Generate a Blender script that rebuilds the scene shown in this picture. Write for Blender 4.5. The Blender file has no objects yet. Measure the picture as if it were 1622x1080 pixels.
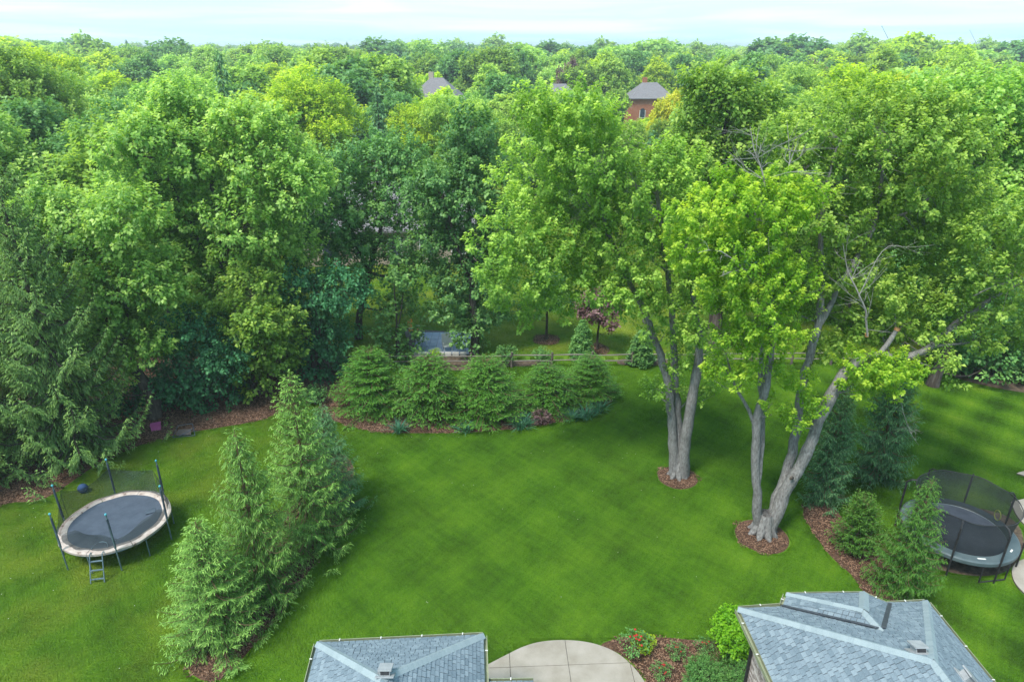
import bpy, bmesh, math, random
import numpy as np
from mathutils import Vector, Matrix

# ------------------------------------------------------------------ camera, sky, sun, exposure
scene = bpy.context.scene
COL = scene.collection
F, H = 1070.0, 17.0
PITCH = math.atan(465 / F)
CP, SP = math.cos(PITCH), math.sin(PITCH)
cam_d = bpy.data.cameras.new('camera')
cam = bpy.data.objects.new('camera', cam_d)
COL.objects.link(cam)
cam.location = (0, 0, H)
cam.rotation_euler = (math.pi / 2 - PITCH, 0, 0)
cam_d.sensor_width = 36
cam_d.lens = F / 1622 * 36
cam_d.clip_start = 0.1
cam_d.clip_end = 12000
scene.camera = cam

SUN_EL, SUN_AZ = math.radians(60), math.radians(226)      # azimuth clockwise from +Y
world = bpy.data.worlds.new('World')
scene.world = world
world.use_nodes = True
SKY_STRENGTH = 0.12
CLOUD_COL = (1.80, 2.36, 2.55, 1)
GAP_COL = (0.82, 1.62, 2.00, 1)


def build_world():
    nt = world.node_tree
    nt.nodes.clear()
    N, L = nt.nodes.new, nt.links.new
    out = N('ShaderNodeOutputWorld')
    bg = N('ShaderNodeBackground')
    bg.inputs['Strength'].default_value = SKY_STRENGTH
    sky = N('ShaderNodeTexSky')
    sky.sky_type = 'NISHITA'
    sky.sun_disc = False
    sky.sun_elevation = SUN_EL
    sky.sun_rotation = SUN_AZ
    sky.air_density = 1.0
    sky.dust_density = 1.5
    sky.ozone_density = 2.0
    tc = N('ShaderNodeTexCoord')
    mp = N('ShaderNodeMapping')
    mp.inputs['Scale'].default_value = (3.2, 3.2, 60.0)
    mp.inputs['Rotation'].default_value = (0.012, 0.03, 0)
    L(tc.outputs['Generated'], mp.inputs['Vector'])
    n1 = N('ShaderNodeTexNoise')
    n1.inputs['Scale'].default_value = 1.0
    n1.inputs['Detail'].default_value = 7
    n1.inputs['Roughness'].default_value = 0.55
    n1.inputs['Distortion'].default_value = 0.6
    L(mp.outputs[0], n1.inputs['Vector'])
    r = N('ShaderNodeValToRGB')
    r.color_ramp.elements[0].position = 0.44
    r.color_ramp.elements[0].color = (0.05, 0.05, 0.05, 1)
    r.color_ramp.elements[1].position = 0.66
    r.color_ramp.elements[1].color = (0.96, 0.96, 0.96, 1)
    L(n1.outputs[0], r.inputs[0])
    mx = N('ShaderNodeMixRGB')
    L(r.outputs[0], mx.inputs[0])
    m0 = N('ShaderNodeMixRGB')
    m0.inputs[0].default_value = 0.8
    L(sky.outputs[0], m0.inputs[1])
    m0.inputs[2].default_value = GAP_COL
    L(m0.outputs[0], mx.inputs[1])
    mx.inputs[2].default_value = CLOUD_COL
    L(mx.outputs[0], bg.inputs['Color'])
    L(bg.outputs[0], out.inputs['Surface'])


build_world()
sun_d = bpy.data.lights.new('sun', 'SUN')
sun_d.energy = 1.3
sun_d.angle = math.radians(16)
sun_d.color = (1.0, 0.96, 0.88)
sun = bpy.data.objects.new('sun', sun_d)
COL.objects.link(sun)
sdir = Vector((math.sin(SUN_AZ) * math.cos(SUN_EL), math.cos(SUN_AZ) * math.cos(SUN_EL), math.sin(SUN_EL)))
sun.rotation_euler = sdir.to_track_quat('Z', 'Y').to_euler()
scene.view_settings.view_transform = 'Standard'
scene.view_settings.look = 'None'
scene.view_settings.gamma = 1
scene.view_settings.use_curve_mapping = False
scene.view_settings.exposure = 2.35
scene.render.engine = 'CYCLES'
scene.cycles.use_denoising = True
scene.cycles.max_bounces = 14
scene.cycles.diffuse_bounces = 8
scene.cycles.transmission_bounces = 10
scene.cycles.transparent_max_bounces = 12
scene.cycles.volume_bounces = 0
scene.cycles.sample_clamp_indirect = 4

# ------------------------------------------------------------------ helpers
RNG = np.random.default_rng(7)
R_ = random.Random(11)


def G(px, py, z=0.0):
    """point of the photograph on the horizontal plane z"""
    x, yd = px - 811, py - 540
    d = (x, F * CP - yd * SP, -F * SP - yd * CP)
    t = (z - H) / d[2]
    return Vector((d[0] * t, d[1] * t, z))


def P(px, py, Y):
    """point of the photograph at distance Y"""
    x, yd = px - 811, py - 540
    d = (x, F * CP - yd * SP, -F * SP - yd * CP)
    t = Y / d[1]
    return Vector((d[0] * t, Y, H + d[2] * t))


def proj(v):
    x, y, z = v[0], v[1], v[2] - H
    dep = y * CP - z * SP
    up = y * SP + z * CP
    return 811 + F * x / dep, 540 - F * up / dep, dep


OFF = {}          # root or part name -> world origin of its coordinates


def link(o, parent=None):
    COL.objects.link(o)
    if parent is not None:
        o.parent = parent
        OFF[o.name] = OFF.get(parent.name, Vector((0, 0, 0)))
    return o


def thing(name, loc, label, cat, group=None):
    o = bpy.data.objects.new(name, None)
    o.empty_display_size = 0.3
    COL.objects.link(o)
    o.location = loc
    OFF[o.name] = Vector(loc)
    o['label'] = label
    o['category'] = cat
    if group:
        o['group'] = group
    return o


def tag(o, label=None, cat=None, group=None, kind=None):
    for k, v in (('label', label), ('category', cat), ('group', group), ('kind', kind)):
        if v:
            o[k] = v
    return o


def off(parent):
    return OFF.get(parent.name, Vector((0, 0, 0))) if parent is not None else Vector((0, 0, 0))


def mesh_np(name, V, T, mat=None, tone=None, smooth=False):
    """triangles or quads: V (n,3), T (m,k)"""
    me = bpy.data.meshes.new(name)
    V = np.asarray(V, dtype=np.float32)
    T = np.asarray(T, dtype=np.int32)
    k = T.shape[1]
    me.vertices.add(len(V))
    me.vertices.foreach_set('co', V.ravel())
    me.loops.add(T.size)
    me.loops.foreach_set('vertex_index', T.ravel())
    me.polygons.add(len(T))
    me.polygons.foreach_set('loop_start', np.arange(0, T.size, k, dtype=np.int32))
    if smooth:
        me.polygons.foreach_set('use_smooth', np.ones(len(T), dtype=bool))
    if tone is not None:
        a = me.attributes.new('tone', 'FLOAT', 'POINT')
        a.data.foreach_set('value', np.asarray(tone, dtype=np.float32))
    me.update(calc_edges=True)
    if mat:
        me.materials.append(mat)
    return me


class MB:
    """collects simple solids into one mesh (world coordinates)"""

    def __init__(self):
        self.v, self.f, self.t = [], [], []
        self.sm = False

    def add(self, vs, fs, tone=0.5):
        n = len(self.v)
        self.v += [tuple(v) for v in vs]
        self.t += [tone] * len(vs)
        self.f += [tuple(i + n for i in f) for f in fs]
        return self

    def box(self, c, s, M=None, tone=0.5):
        hx, hy, hz = s[0] / 2, s[1] / 2, s[2] / 2
        vs = [Vector((x * hx, y * hy, z * hz)) for x in (-1, 1) for y in (-1, 1) for z in (-1, 1)]
        if M is not None:
            vs = [M @ v for v in vs]
        vs = [v + Vector(c) for v in vs]
        return self.add(vs, [(0, 1, 3, 2), (4, 6, 7, 5), (0, 4, 5, 1), (2, 3, 7, 6), (0, 2, 6, 4), (1, 5, 7, 3)], tone)

    def bar(self, a, b, w, h, up=(0, 0, 1), tone=0.5):
        """box from a to b, width w (sideways), height h"""
        a, b = Vector(a), Vector(b)
        d = (b - a).normalized()
        s = d.cross(Vector(up)).normalized()
        u = s.cross(d)
        vs = []
        for p in (a, b):
            for i, j in ((-1, -1), (1, -1), (1, 1), (-1, 1)):
                vs.append(p + s * (i * w / 2) + u * (j * h / 2))
        return self.add(vs, [(3, 2, 1, 0), (4, 5, 6, 7), (0, 1, 5, 4), (1, 2, 6, 5), (2, 3, 7, 6), (3, 0, 4, 7)], tone)

    def tube(self, pts, rad, k=6, cap=True, tone=0.5):
        pts = [Vector(p) for p in pts]
        if not hasattr(rad, '__len__'):
            rad = [rad] * len(pts)
        vs, fs = [], []
        ref = None
        for i, p in enumerate(pts):
            d = (pts[min(i + 1, len(pts) - 1)] - pts[max(i - 1, 0)]).normalized()
            if ref is None:
                ref = d.orthogonal().normalized()
            ref = (ref - d * ref.dot(d))
            ref = ref.normalized() if ref.length > 1e-6 else d.orthogonal().normalized()
            s2 = d.cross(ref)
            for j in range(k):
                a = 2 * math.pi * j / k
                vs.append(p + (ref * math.cos(a) + s2 * math.sin(a)) * rad[i])
        for i in range(len(pts) - 1):
            for j in range(k):
                j2 = (j + 1) % k
                fs.append((i * k + j, i * k + j2, (i + 1) * k + j2, (i + 1) * k + j))
        if cap:
            fs.append(tuple(reversed(range(k))))
            fs.append(tuple((len(pts) - 1) * k + j for j in range(k)))
        return self.add(vs, fs, tone)

    def ring(self, c, prof, n=48, M=None, tone=0.5):
        """closed profile [(r, z)] swept round the vertical through c"""
        vs, fs = [], []
        m = len(prof)
        for i in range(n):
            a = 2 * math.pi * i / n
            for r, z in prof:
                vs.append(Vector(c) + Vector((r * math.cos(a), r * math.sin(a), z)))
        for i in range(n):
            i2 = (i + 1) % n
            for j in range(m):
                j2 = (j + 1) % m
                fs.append((i * m + j, i2 * m + j, i2 * m + j2, i * m + j2))
        return self.add(vs, fs, tone)

    def prism(self, poly, z0, z1, tone=0.5):
        n = len(poly)
        vs = [(p[0], p[1], z0) for p in poly] + [(p[0], p[1], z1) for p in poly]
        fs = [tuple(reversed(range(n))), tuple(range(n, 2 * n))]
        fs += [(i, (i + 1) % n, n + (i + 1) % n, n + i) for i in range(n)]
        return self.add(vs, fs, tone)

    def sphere(self, c, r, sx=1, sy=1, sz=1, n=8, m=5, tone=0.5):
        vs, fs = [], []
        for i in range(m + 1):
            th = math.pi * i / m
            for j in range(n):
                a = 2 * math.pi * j / n
                vs.append((c[0] + r * sx * math.sin(th) * math.cos(a), c[1] + r * sy * math.sin(th) * math.sin(a), c[2] + r * sz * math.cos(th)))
        for i in range(m):
            for j in range(n):
                fs.append((i * n + j, (i + 1) * n + j, (i + 1) * n + (j + 1) % n, i * n + (j + 1) % n))
        return self.add(vs, fs, tone)

    def mesh(self, name, mat, o=(0, 0, 0), smooth=False):
        me = bpy.data.meshes.new(name)
        o = Vector(o)
        me.from_pydata([Vector(v) - o for v in self.v], [], self.f)
        a = me.attributes.new('tone', 'FLOAT', 'POINT')
        a.data.foreach_set('value', np.array(self.t, dtype=np.float32))
        if smooth:
            me.polygons.foreach_set('use_smooth', np.ones(len(me.polygons), dtype=bool))
        me.update()
        if mat:
            me.materials.append(mat)
        return me

    def build(self, name, mat, parent=None, smooth=False):
        return link(bpy.data.objects.new(name, self.mesh(name, mat, off(parent), smooth)), parent)


def copy_tree(src, loc, rotz, scale):
    c = src.copy()
    COL.objects.link(c)
    c.location = loc
    c.rotation_euler = (0, 0, rotz)
    c.scale = scale
    for ch in src.children:
        d = ch.copy()
        COL.objects.link(d)
        d.parent = c
        for g in ch.children:
            e = g.copy()
            COL.objects.link(e)
            e.parent = d
    return c


def set_mat(o, m):
    o.material_slots[0].link = 'OBJECT'
    o.material_slots[0].material = m


def ch(o, name):
    return [c for c in o.children if c.name.split('.')[0] == name][0]


# ------------------------------------------------------------------ materials
def new_mat(name):
    m = bpy.data.materials.new(name)
    m.use_nodes = True
    nt = m.node_tree
    nt.nodes.clear()
    out = nt.nodes.new('ShaderNodeOutputMaterial')
    return m, nt, nt.nodes.new, nt.links.new, out


def ramp(N, cols, pos=None):
    r = N('ShaderNodeValToRGB')
    e = r.color_ramp.elements
    n = len(cols)
    pos = pos or [i / (n - 1) for i in range(n)]
    while len(e) < n:
        e.new(0.5)
    for i in range(n):
        e[i].position = pos[i]
        e[i].color = (*cols[i], 1)
    return r


LEAF_GAIN = 1.68


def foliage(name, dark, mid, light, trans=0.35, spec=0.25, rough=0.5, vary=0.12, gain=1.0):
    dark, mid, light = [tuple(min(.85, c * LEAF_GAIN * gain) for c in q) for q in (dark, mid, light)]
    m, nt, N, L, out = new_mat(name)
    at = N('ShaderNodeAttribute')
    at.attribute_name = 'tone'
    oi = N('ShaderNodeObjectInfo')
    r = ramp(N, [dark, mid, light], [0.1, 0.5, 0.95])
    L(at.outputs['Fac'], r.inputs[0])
    hs = N('ShaderNodeHueSaturation')
    mr = N('ShaderNodeMapRange')
    mr.inputs['To Min'].default_value = 1 - vary
    mr.inputs['To Max'].default_value = 1 + vary
    L(oi.outputs['Random'], mr.inputs['Value'])
    L(mr.outputs[0], hs.inputs['Value'])
    mr2 = N('ShaderNodeMapRange')
    mr2.inputs['To Min'].default_value = 0.5 - vary * 0.03
    mr2.inputs['To Max'].default_value = 0.5 + vary * 0.02
    mu = N('ShaderNodeMath')
    mu.operation = 'FRACT'
    m7 = N('ShaderNodeMath')
    m7.operation = 'MULTIPLY'
    m7.inputs[1].default_value = 7.3
    L(oi.outputs['Random'], m7.inputs[0])
    L(m7.outputs[0], mu.inputs[0])
    L(mu.outputs[0], mr2.inputs['Value'])
    L(mr2.outputs[0], hs.inputs['Hue'])
    L(r.outputs[0], hs.inputs['Color'])
    pb = N('ShaderNodeBsdfPrincipled')
    pb.inputs['Roughness'].default_value = rough
    pb.inputs['Specular IOR Level'].default_value = spec
    L(hs.outputs[0], pb.inputs['Base Color'])
    tr = N('ShaderNodeBsdfTranslucent')
    tw = N('ShaderNodeMixRGB')
    tw.blend_type = 'MULTIPLY'
    tw.inputs[0].default_value = 1
    tw.inputs[2].default_value = (1.45, 1.4, 0.7, 1)
    L(hs.outputs[0], tw.inputs[1])
    L(tw.outputs[0], tr.inputs['Color'])
    ms = N('ShaderNodeMixShader')
    ms.inputs[0].default_value = min(0.55, trans * 1.35)
    L(pb.outputs[0], ms.inputs[1])
    L(tr.outputs[0], ms.inputs[2])
    L(ms.outputs[0], out.inputs['Surface'])
    return m


def noisy(name, cols, scale=5.0, detail=5, rough=0.8, bump=0.3, bscale=None, pos=None, stretch=(1, 1, 1), spec=0.3, coord='Object', tone=0.0, metal=0.0, bdist=0.02):
    m, nt, N, L, out = new_mat(name)
    tc = N('ShaderNodeTexCoord')
    mp = N('ShaderNodeMapping')
    mp.inputs['Scale'].default_value = stretch
    L(tc.outputs[coord], mp.inputs['Vector'])
    n = N('ShaderNodeTexNoise')
    n.inputs['Scale'].default_value = scale
    n.inputs['Detail'].default_value = detail
    n.inputs['Roughness'].default_value = 0.6
    L(mp.outputs[0], n.inputs['Vector'])
    r = ramp(N, cols, pos or [0.3 + 0.4 * i / (len(cols) - 1) for i in range(len(cols))])
    if tone:
        at = N('ShaderNodeAttribute')
        at.attribute_name = 'tone'
        ma = N('ShaderNodeMath')
        ma.operation = 'MULTIPLY_ADD'
        L(at.outputs['Fac'], ma.inputs[0])
        ma.inputs[1].default_value = tone
        sb = N('ShaderNodeMath')
        sb.operation = 'SUBTRACT'
        L(n.outputs[0], sb.inputs[0])
        sb.inputs[1].default_value = tone / 2
        L(sb.outputs[0], ma.inputs[2])
        L(ma.outputs[0], r.inputs[0])
    else:
        L(n.outputs[0], r.inputs[0])
    pb = N('ShaderNodeBsdfPrincipled')
    pb.inputs['Roughness'].default_value = rough
    pb.inputs['Specular IOR Level'].default_value = spec
    pb.inputs['Metallic'].default_value = metal
    L(r.outputs[0], pb.inputs['Base Color'])
    if bump:
        n2 = N('ShaderNodeTexNoise')
        n2.inputs['Scale'].default_value = bscale or scale * 3
        n2.inputs['Detail'].default_value = 4
        L(mp.outputs[0], n2.inputs['Vector'])
        b = N('ShaderNodeBump')
        b.inputs['Strength'].default_value = bump
        b.inputs['Distance'].default_value = bdist
        L(n2.outputs[0], b.inputs['Height'])
        L(b.outputs[0], pb.inputs['Normal'])
    L(pb.outputs[0], out.inputs['Surface'])
    return m


def net_mat(name, col, alpha):
    m, nt, N, L, out = new_mat(name)
    pb = N('ShaderNodeBsdfPrincipled')
    pb.inputs['Base Color'].default_value = (*col, 1)
    pb.inputs['Roughness'].default_value = 0.8
    tr = N('ShaderNodeBsdfTransparent')
    ms = N('ShaderNodeMixShader')
    ms.inputs[0].default_value = alpha
    L(tr.outputs[0], ms.inputs[1])
    L(pb.outputs[0], ms.inputs[2])
    L(ms.outputs[0], out.inputs['Surface'])
    return m


def lawn_mat(name, blades=False):
    m, nt, N, L, out = new_mat(name)
    geo = N('ShaderNodeNewGeometry')
    sep = N('ShaderNodeSeparateXYZ')
    L(geo.outputs['Position'], sep.inputs[0])

    def noise(scale, detail, st=(1, 1, 1), rot=0):
        mp = N('ShaderNodeMapping')
        mp.vector_type = 'TEXTURE'
        mp.inputs['Scale'].default_value = tuple(1 / q for q in st)
        mp.inputs['Rotation'].default_value = (0, 0, rot)
        L(geo.outputs['Position'], mp.inputs['Vector'])
        n = N('ShaderNodeTexNoise')
        n.inputs['Scale'].default_value = scale
        n.inputs['Detail'].default_value = detail
        n.inputs['Roughness'].default_value = 0.6
        L(mp.outputs[0], n.inputs['Vector'])
        return n

    def wave(rot, width):
        mp = N('ShaderNodeMapping')
        mp.inputs['Rotation'].default_value = (0, 0, rot)
        mp.inputs['Scale'].default_value = (1 / width, 1 / width, 1)
        L(geo.outputs['Position'], mp.inputs['Vector'])
        w = N('ShaderNodeTexWave')
        w.wave_type = 'BANDS'
        w.inputs['Scale'].default_value = 0.16
        w.inputs['Distortion'].default_value = 0.5
        w.inputs['Detail'].default_value = 3
        w.inputs['Detail Scale'].default_value = 2.0
        L(mp.outputs[0], w.inputs['Vector'])
        return w

    def mth(op, a, b):
        n = N('ShaderNodeMath')
        n.operation = op
        for i, v in enumerate((a, b)):
            if isinstance(v, (int, float)):
                n.inputs[i].default_value = v
            else:
                L(v, n.inputs[i])
        return n.outputs[0]

    big = noise(0.16, 3)
    med = noise(2.2, 4)
    fine = noise(13.0, 4)
    sa, sb = noise(4.5, 3, (1, 0.12, 1), 0.80), noise(4.5, 3, (1, 0.12, 1), -0.66)
    w1, w2 = wave(0.80, 1.15), wave(-0.66, 1.1)

    def dev(n, k):
        return mth('MULTIPLY', mth('SUBTRACT', n.outputs[0], 0.5), k)

    v = mth('ADD', mth('ADD', 0.47, dev(big, 0.60)), mth('ADD', dev(med, 0.34), dev(fine, 0.42)))
    v = mth('ADD', v, mth('ADD', dev(sa, 0.34), dev(sb, 0.34)))
    # mowing stripes, plainer to the right of the young evergreens
    right = N('ShaderNodeMapRange')
    right.inputs['From Min'].default_value = 9
    right.inputs['From Max'].default_value = 17
    right.inputs['To Min'].default_value = 0.09
    right.inputs['To Max'].default_value = 0.28
    L(sep.outputs['X'], right.inputs['Value'])
    st = mth('ADD', mth('SUBTRACT', w1.outputs['Fac'], 0.5), mth('SUBTRACT', w2.outputs['Fac'], 0.5))
    v = mth('ADD', v, mth('MULTIPLY', st, right.outputs[0]))  # stripes put the light on leaning blades into the colour
    if blades:
        at = N('ShaderNodeAttribute')
        at.attribute_name = 'tone'
        v = mth('ADD', v, mth('MULTIPLY', mth('SUBTRACT', at.outputs['Fac'], 0.5), 0.2))
    k = 1.02 if blades else 0.70
    r = ramp(N, [tuple(k * c for c in q) for q in ((0.029, 0.083, 0.004), (0.064, 0.163, 0.007), (0.108, 0.232, 0.011), (0.185, 0.295, 0.025))], [0.2, 0.45, 0.68, 0.95])
    L(v, r.inputs[0])
    # dry, yellower turf lower left and beyond the fence, where light is painted in
    dry = noise(0.35, 4, rot=0.5)
    rl = N('ShaderNodeMapRange')
    rl.inputs['From Min'].default_value = -6
    rl.inputs['From Max'].default_value = -15
    L(sep.outputs['X'], rl.inputs['Value'])
    rf = N('ShaderNodeMapRange')
    rf.inputs['From Min'].default_value = 35.6
    rf.inputs['From Max'].default_value = 37.5
    rf.inputs['To Max'].default_value = 1.3
    L(sep.outputs['Y'], rf.inputs['Value'])
    dm = mth('MAXIMUM', mth('MULTIPLY', rl.outputs[0], 0.85), rf.outputs[0])
    dm = mth('ADD', dm, 0.12)
    dr = N('ShaderNodeMapRange')
    dr.inputs['From Min'].default_value = 0.42
    dr.inputs['From Max'].default_value = 0.75
    L(dry.outputs[0], dr.inputs['Value'])
    fac = mth('MULTIPLY', dm, mth('ADD', mth('MULTIPLY', dr.outputs[0], 0.7), 0.1))
    mx = N('ShaderNodeMixRGB')
    L(fac, mx.inputs[0])
    L(r.outputs[0], mx.inputs[1])
    mx.inputs[2].default_value = (0.18, 0.225, 0.024, 1)
    pb = N('ShaderNodeBsdfPrincipled')
    pb.inputs['Roughness'].default_value = 0.75
    pb.inputs['Specular IOR Level'].default_value = 0.15
    L(mx.outputs[0], pb.inputs['Base Color'])
    if blades:
        tr = N('ShaderNodeBsdfTranslucent')
        L(mx.outputs[0], tr.inputs['Color'])
        ms = N('ShaderNodeMixShader')
        ms.inputs[0].default_value = 0.3
        L(pb.outputs[0], ms.inputs[1])
        L(tr.outputs[0], ms.inputs[2])
        L(ms.outputs[0], out.inputs['Surface'])
    else:
        b = N('ShaderNodeBump')
        b.inputs['Strength'].default_value = 0.6
        b.inputs['Distance'].default_value = 0.04
        L(noise(22, 3).outputs[0], b.inputs['Height'])
        L(b.outputs[0], pb.inputs['Normal'])
        L(pb.outputs[0], out.inputs['Surface'])
    return m


M = {}
M['lawn'] = lawn_mat('lawn_turf')
M['blades'] = lawn_mat('lawn_blades', True)
M['mulch'] = noisy('mulch', [(0.021, 0.013, 0.008), (0.070, 0.036, 0.022), (0.140, 0.081, 0.052)], 14, 6, 0.95, 1.0, 40)
M['chips'] = noisy('wood_chips', [(0.036, 0.019, 0.012), (0.101, 0.049, 0.029), (0.216, 0.130, 0.086)], 6, 2, 0.9, 0.0, tone=1.1, coord='Object')
M['dirt'] = noisy('dirt', [(0.03, 0.022, 0.016), (0.07, 0.05, 0.035), (0.12, 0.09, 0.06)], 6, 5, 0.95, 0.6)
M['concrete'] = noisy('concrete', [(0.199, 0.176, 0.145), (0.246, 0.223, 0.192), (0.286, 0.259, 0.229)], 1.6, 7, 0.85, 0.15, 60)
M['joint'] = noisy('joint_filler', [(0.05, 0.045, 0.04), (0.1, 0.09, 0.08)], 8, 2, 0.9, 0)
M['shingle'] = noisy('roof_shingle', [(0.068, 0.098, 0.123), (0.132, 0.172, 0.206), (0.207, 0.255, 0.287)], 55, 3, 0.85, 0.5, 160, tone=0.55, coord='Object', pos=[0.1, 0.5, 0.9], bdist=0.004)
M['roofdeck'] = noisy('roof_underlay', [(0.07, 0.08, 0.09), (0.11, 0.12, 0.13)], 10, 2, 0.9, 0)
M['cap'] = noisy('hip_cap_shingle', [(0.159, 0.203, 0.229), (0.213, 0.263, 0.287), (0.263, 0.314, 0.337)], 50, 3, 0.85, 0.4, 150, tone=0.6, pos=[0.1, 0.5, 0.9], bdist=0.004)
M['flashing'] = noisy('valley_flashing', [(0.05, 0.06, 0.075), (0.09, 0.10, 0.12)], 8, 3, 0.5, 0.1, metal=0.3)
M['gutter'] = noisy('gutter_paint', [(0.17, 0.19, 0.12), (0.23, 0.25, 0.165)], 3, 3, 0.4, 0.05)
M['white'] = noisy('white_paint', [(0.504, 0.504, 0.490), (0.590, 0.590, 0.576)], 4, 3, 0.5, 0.05)
M['ventgrey'] = noisy('vent_metal', [(0.217, 0.231, 0.246), (0.289, 0.303, 0.318)], 6, 3, 0.45, 0.05)
M['black'] = noisy('black_plastic', [(0.012, 0.012, 0.014), (0.03, 0.03, 0.034)], 6, 3, 0.5, 0.05)
M['brick'] = noisy('grey_brick', [(0.20, 0.17, 0.16), (0.33, 0.29, 0.27), (0.45, 0.41, 0.39)], 12, 3, 0.9, 0.4, tone=0.8)
M['mortar'] = noisy('mortar', [(0.38, 0.36, 0.34), (0.46, 0.44, 0.42)], 12, 3, 0.95, 0.2)
M['bark'] = noisy('grey_bark', [(0.102, 0.096, 0.091), (0.184, 0.178, 0.173), (0.259, 0.256, 0.252)], 18, 7, 0.9, 1.0, 30, stretch=(1, 1, 0.28), bdist=0.05, pos=[0.32, 0.5, 0.7])
M['bark_dark'] = noisy('brown_bark', [(0.028, 0.022, 0.018), (0.07, 0.055, 0.045), (0.13, 0.11, 0.095)], 8, 5, 0.95, 0.8, 16, stretch=(1, 1, 0.25), bdist=0.04)
M['deadwood'] = noisy('dead_wood', [(0.145, 0.140, 0.128), (0.255, 0.246, 0.234)], 8, 4, 0.9, 0.3)
M['cut'] = noisy('cut_wood', [(0.35, 0.14, 0.05), (0.5, 0.27, 0.13)], 10, 3, 0.9, 0.2)
M['twig'] = noisy('conifer_twig', [(0.10, 0.055, 0.03), (0.19, 0.12, 0.075)], 8, 3, 0.9, 0.2)
M['rail'] = noisy('weathered_rail', [(0.10, 0.085, 0.07), (0.20, 0.18, 0.16)], 5, 4, 0.9, 0.4, stretch=(0.3, 3, 3))
M['post'] = noisy('fence_post', [(0.06, 0.05, 0.042), (0.14, 0.115, 0.10)], 6, 4, 0.9, 0.4)
M['mat'] = noisy('trampoline_mat', [(0.035, 0.048, 0.07), (0.055, 0.072, 0.10)], 3, 5, 0.7, 0.1, 200)
M['mat2'] = noisy('trampoline_mat_black', [(0.022, 0.028, 0.042), (0.04, 0.05, 0.068)], 3, 5, 0.6, 0.1, 200)
M['pad_old'] = noisy('worn_pad', [(0.097, 0.061, 0.048), (0.307, 0.251, 0.222), (0.388, 0.339, 0.307)], 5.0, 7, 0.8, 0.3, pos=[0.30, 0.42, 0.62])
M['pad_new'] = noisy('slate_pad', [(0.053, 0.077, 0.087), (0.081, 0.108, 0.118)], 2, 4, 0.45, 0.1)
M['steel'] = noisy('galvanised_steel', [(0.080, 0.128, 0.160), (0.176, 0.240, 0.272)], 7, 3, 0.4, 0.05, metal=0.4)
M['foam'] = noisy('dark_foam', [(0.03, 0.045, 0.065), (0.055, 0.075, 0.10)], 5, 3, 0.8, 0.1)
M['teal'] = noisy('teal_cap', [(0.05, 0.26, 0.33), (0.09, 0.36, 0.43)], 5, 2, 0.4, 0)
M['net'] = net_mat('dark_net', (0.015, 0.025, 0.03), 0.55)
M['net2'] = net_mat('black_net', (0.012, 0.016, 0.02), 0.70)
M['pink'] = noisy('pink_plastic', [(0.385, 0.070, 0.224), (0.455, 0.112, 0.280)], 5, 2, 0.5, 0)
M['navy'] = noisy('navy_cloth', [(0.01, 0.03, 0.08), (0.02, 0.05, 0.12)], 5, 3, 0.8, 0.2)
M['yellow'] = noisy('yellow_rope', [(0.55, 0.60, 0.08), (0.65, 0.70, 0.15)], 5, 2, 0.7, 0)
M['rose'] = noisy('rose_petals', [(0.28, 0.010, 0.012), (0.42, 0.02, 0.02)], 30, 2, 0.6, 0)
M['brick_red'] = noisy('orange_brick', [(0.258, 0.092, 0.051), (0.331, 0.138, 0.078)], 3, 4, 0.9, 0.2)
M['roof_far'] = noisy('far_roof', [(0.120, 0.115, 0.124), (0.175, 0.166, 0.175)], 4, 5, 0.9, 0.3)
M['siding'] = noisy('beige_siding', [(0.30, 0.25, 0.19), (0.36, 0.31, 0.25)], 3, 3, 0.8, 0.1)
M['glass'] = noisy('window_glass', [(0.02, 0.03, 0.045), (0.05, 0.07, 0.09)], 2, 2, 0.08, 0, spec=0.6)
M['pavers'] = noisy('blue_pavers', [(0.180, 0.225, 0.324), (0.270, 0.315, 0.414)], 3, 4, 0.8, 0.2)
M['stone'] = noisy('pale_stone', [(0.385, 0.364, 0.336), (0.504, 0.490, 0.462)], 5, 4, 0.85, 0.3)
M['orange'] = noisy('orange_cushion', [(0.6, 0.25, 0.04), (0.7, 0.33, 0.08)], 5, 2, 0.8, 0)

# foliage kinds: dark, mid, light (old leaf to new leaf)
LF = {}
LF['maple'] = foliage('maple_leaf', (0.056, 0.122, 0.018), (0.118, 0.214, 0.033), (0.29, 0.39, 0.08), 0.36)
LF['lime'] = foliage('lime_maple_leaf', (0.075, 0.18, 0.012), (0.160, 0.30, 0.024), (0.38, 0.48, 0.06), 0.40, gain=0.84)
LF['silver'] = foliage('silver_maple_leaf', (0.058, 0.14, 0.022), (0.124, 0.235, 0.044), (0.29, 0.395, 0.10), 0.36, spec=0.35, rough=0.45)
LF['green'] = foliage('mid_leaf', (0.046, 0.10, 0.014), (0.096, 0.178, 0.027), (0.22, 0.31, 0.055), 0.34)
LF['deep'] = foliage('deep_leaf', (0.026, 0.086, 0.022), (0.055, 0.140, 0.036), (0.13, 0.235, 0.06), 0.28, spec=0.35)
LF['blue'] = foliage('blue_leaf', (0.012, 0.060, 0.024), (0.024, 0.092, 0.037), (0.055, 0.155, 0.06), 0.24, spec=0.2, rough=0.55)
LF['yellow'] = foliage('yellow_leaf', (0.09, 0.17, 0.010), (0.17, 0.27, 0.016), (0.36, 0.42, 0.035), 0.40)
LF['gold'] = foliage('golden_leaf', (0.16, 0.20, 0.012), (0.26, 0.28, 0.018), (0.42, 0.41, 0.05), 0.4, vary=0.1)
LF['purple'] = foliage('purple_leaf', (0.040, 0.018, 0.022), (0.085, 0.045, 0.05), (0.19, 0.12, 0.12), 0.25, vary=0.1)
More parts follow.
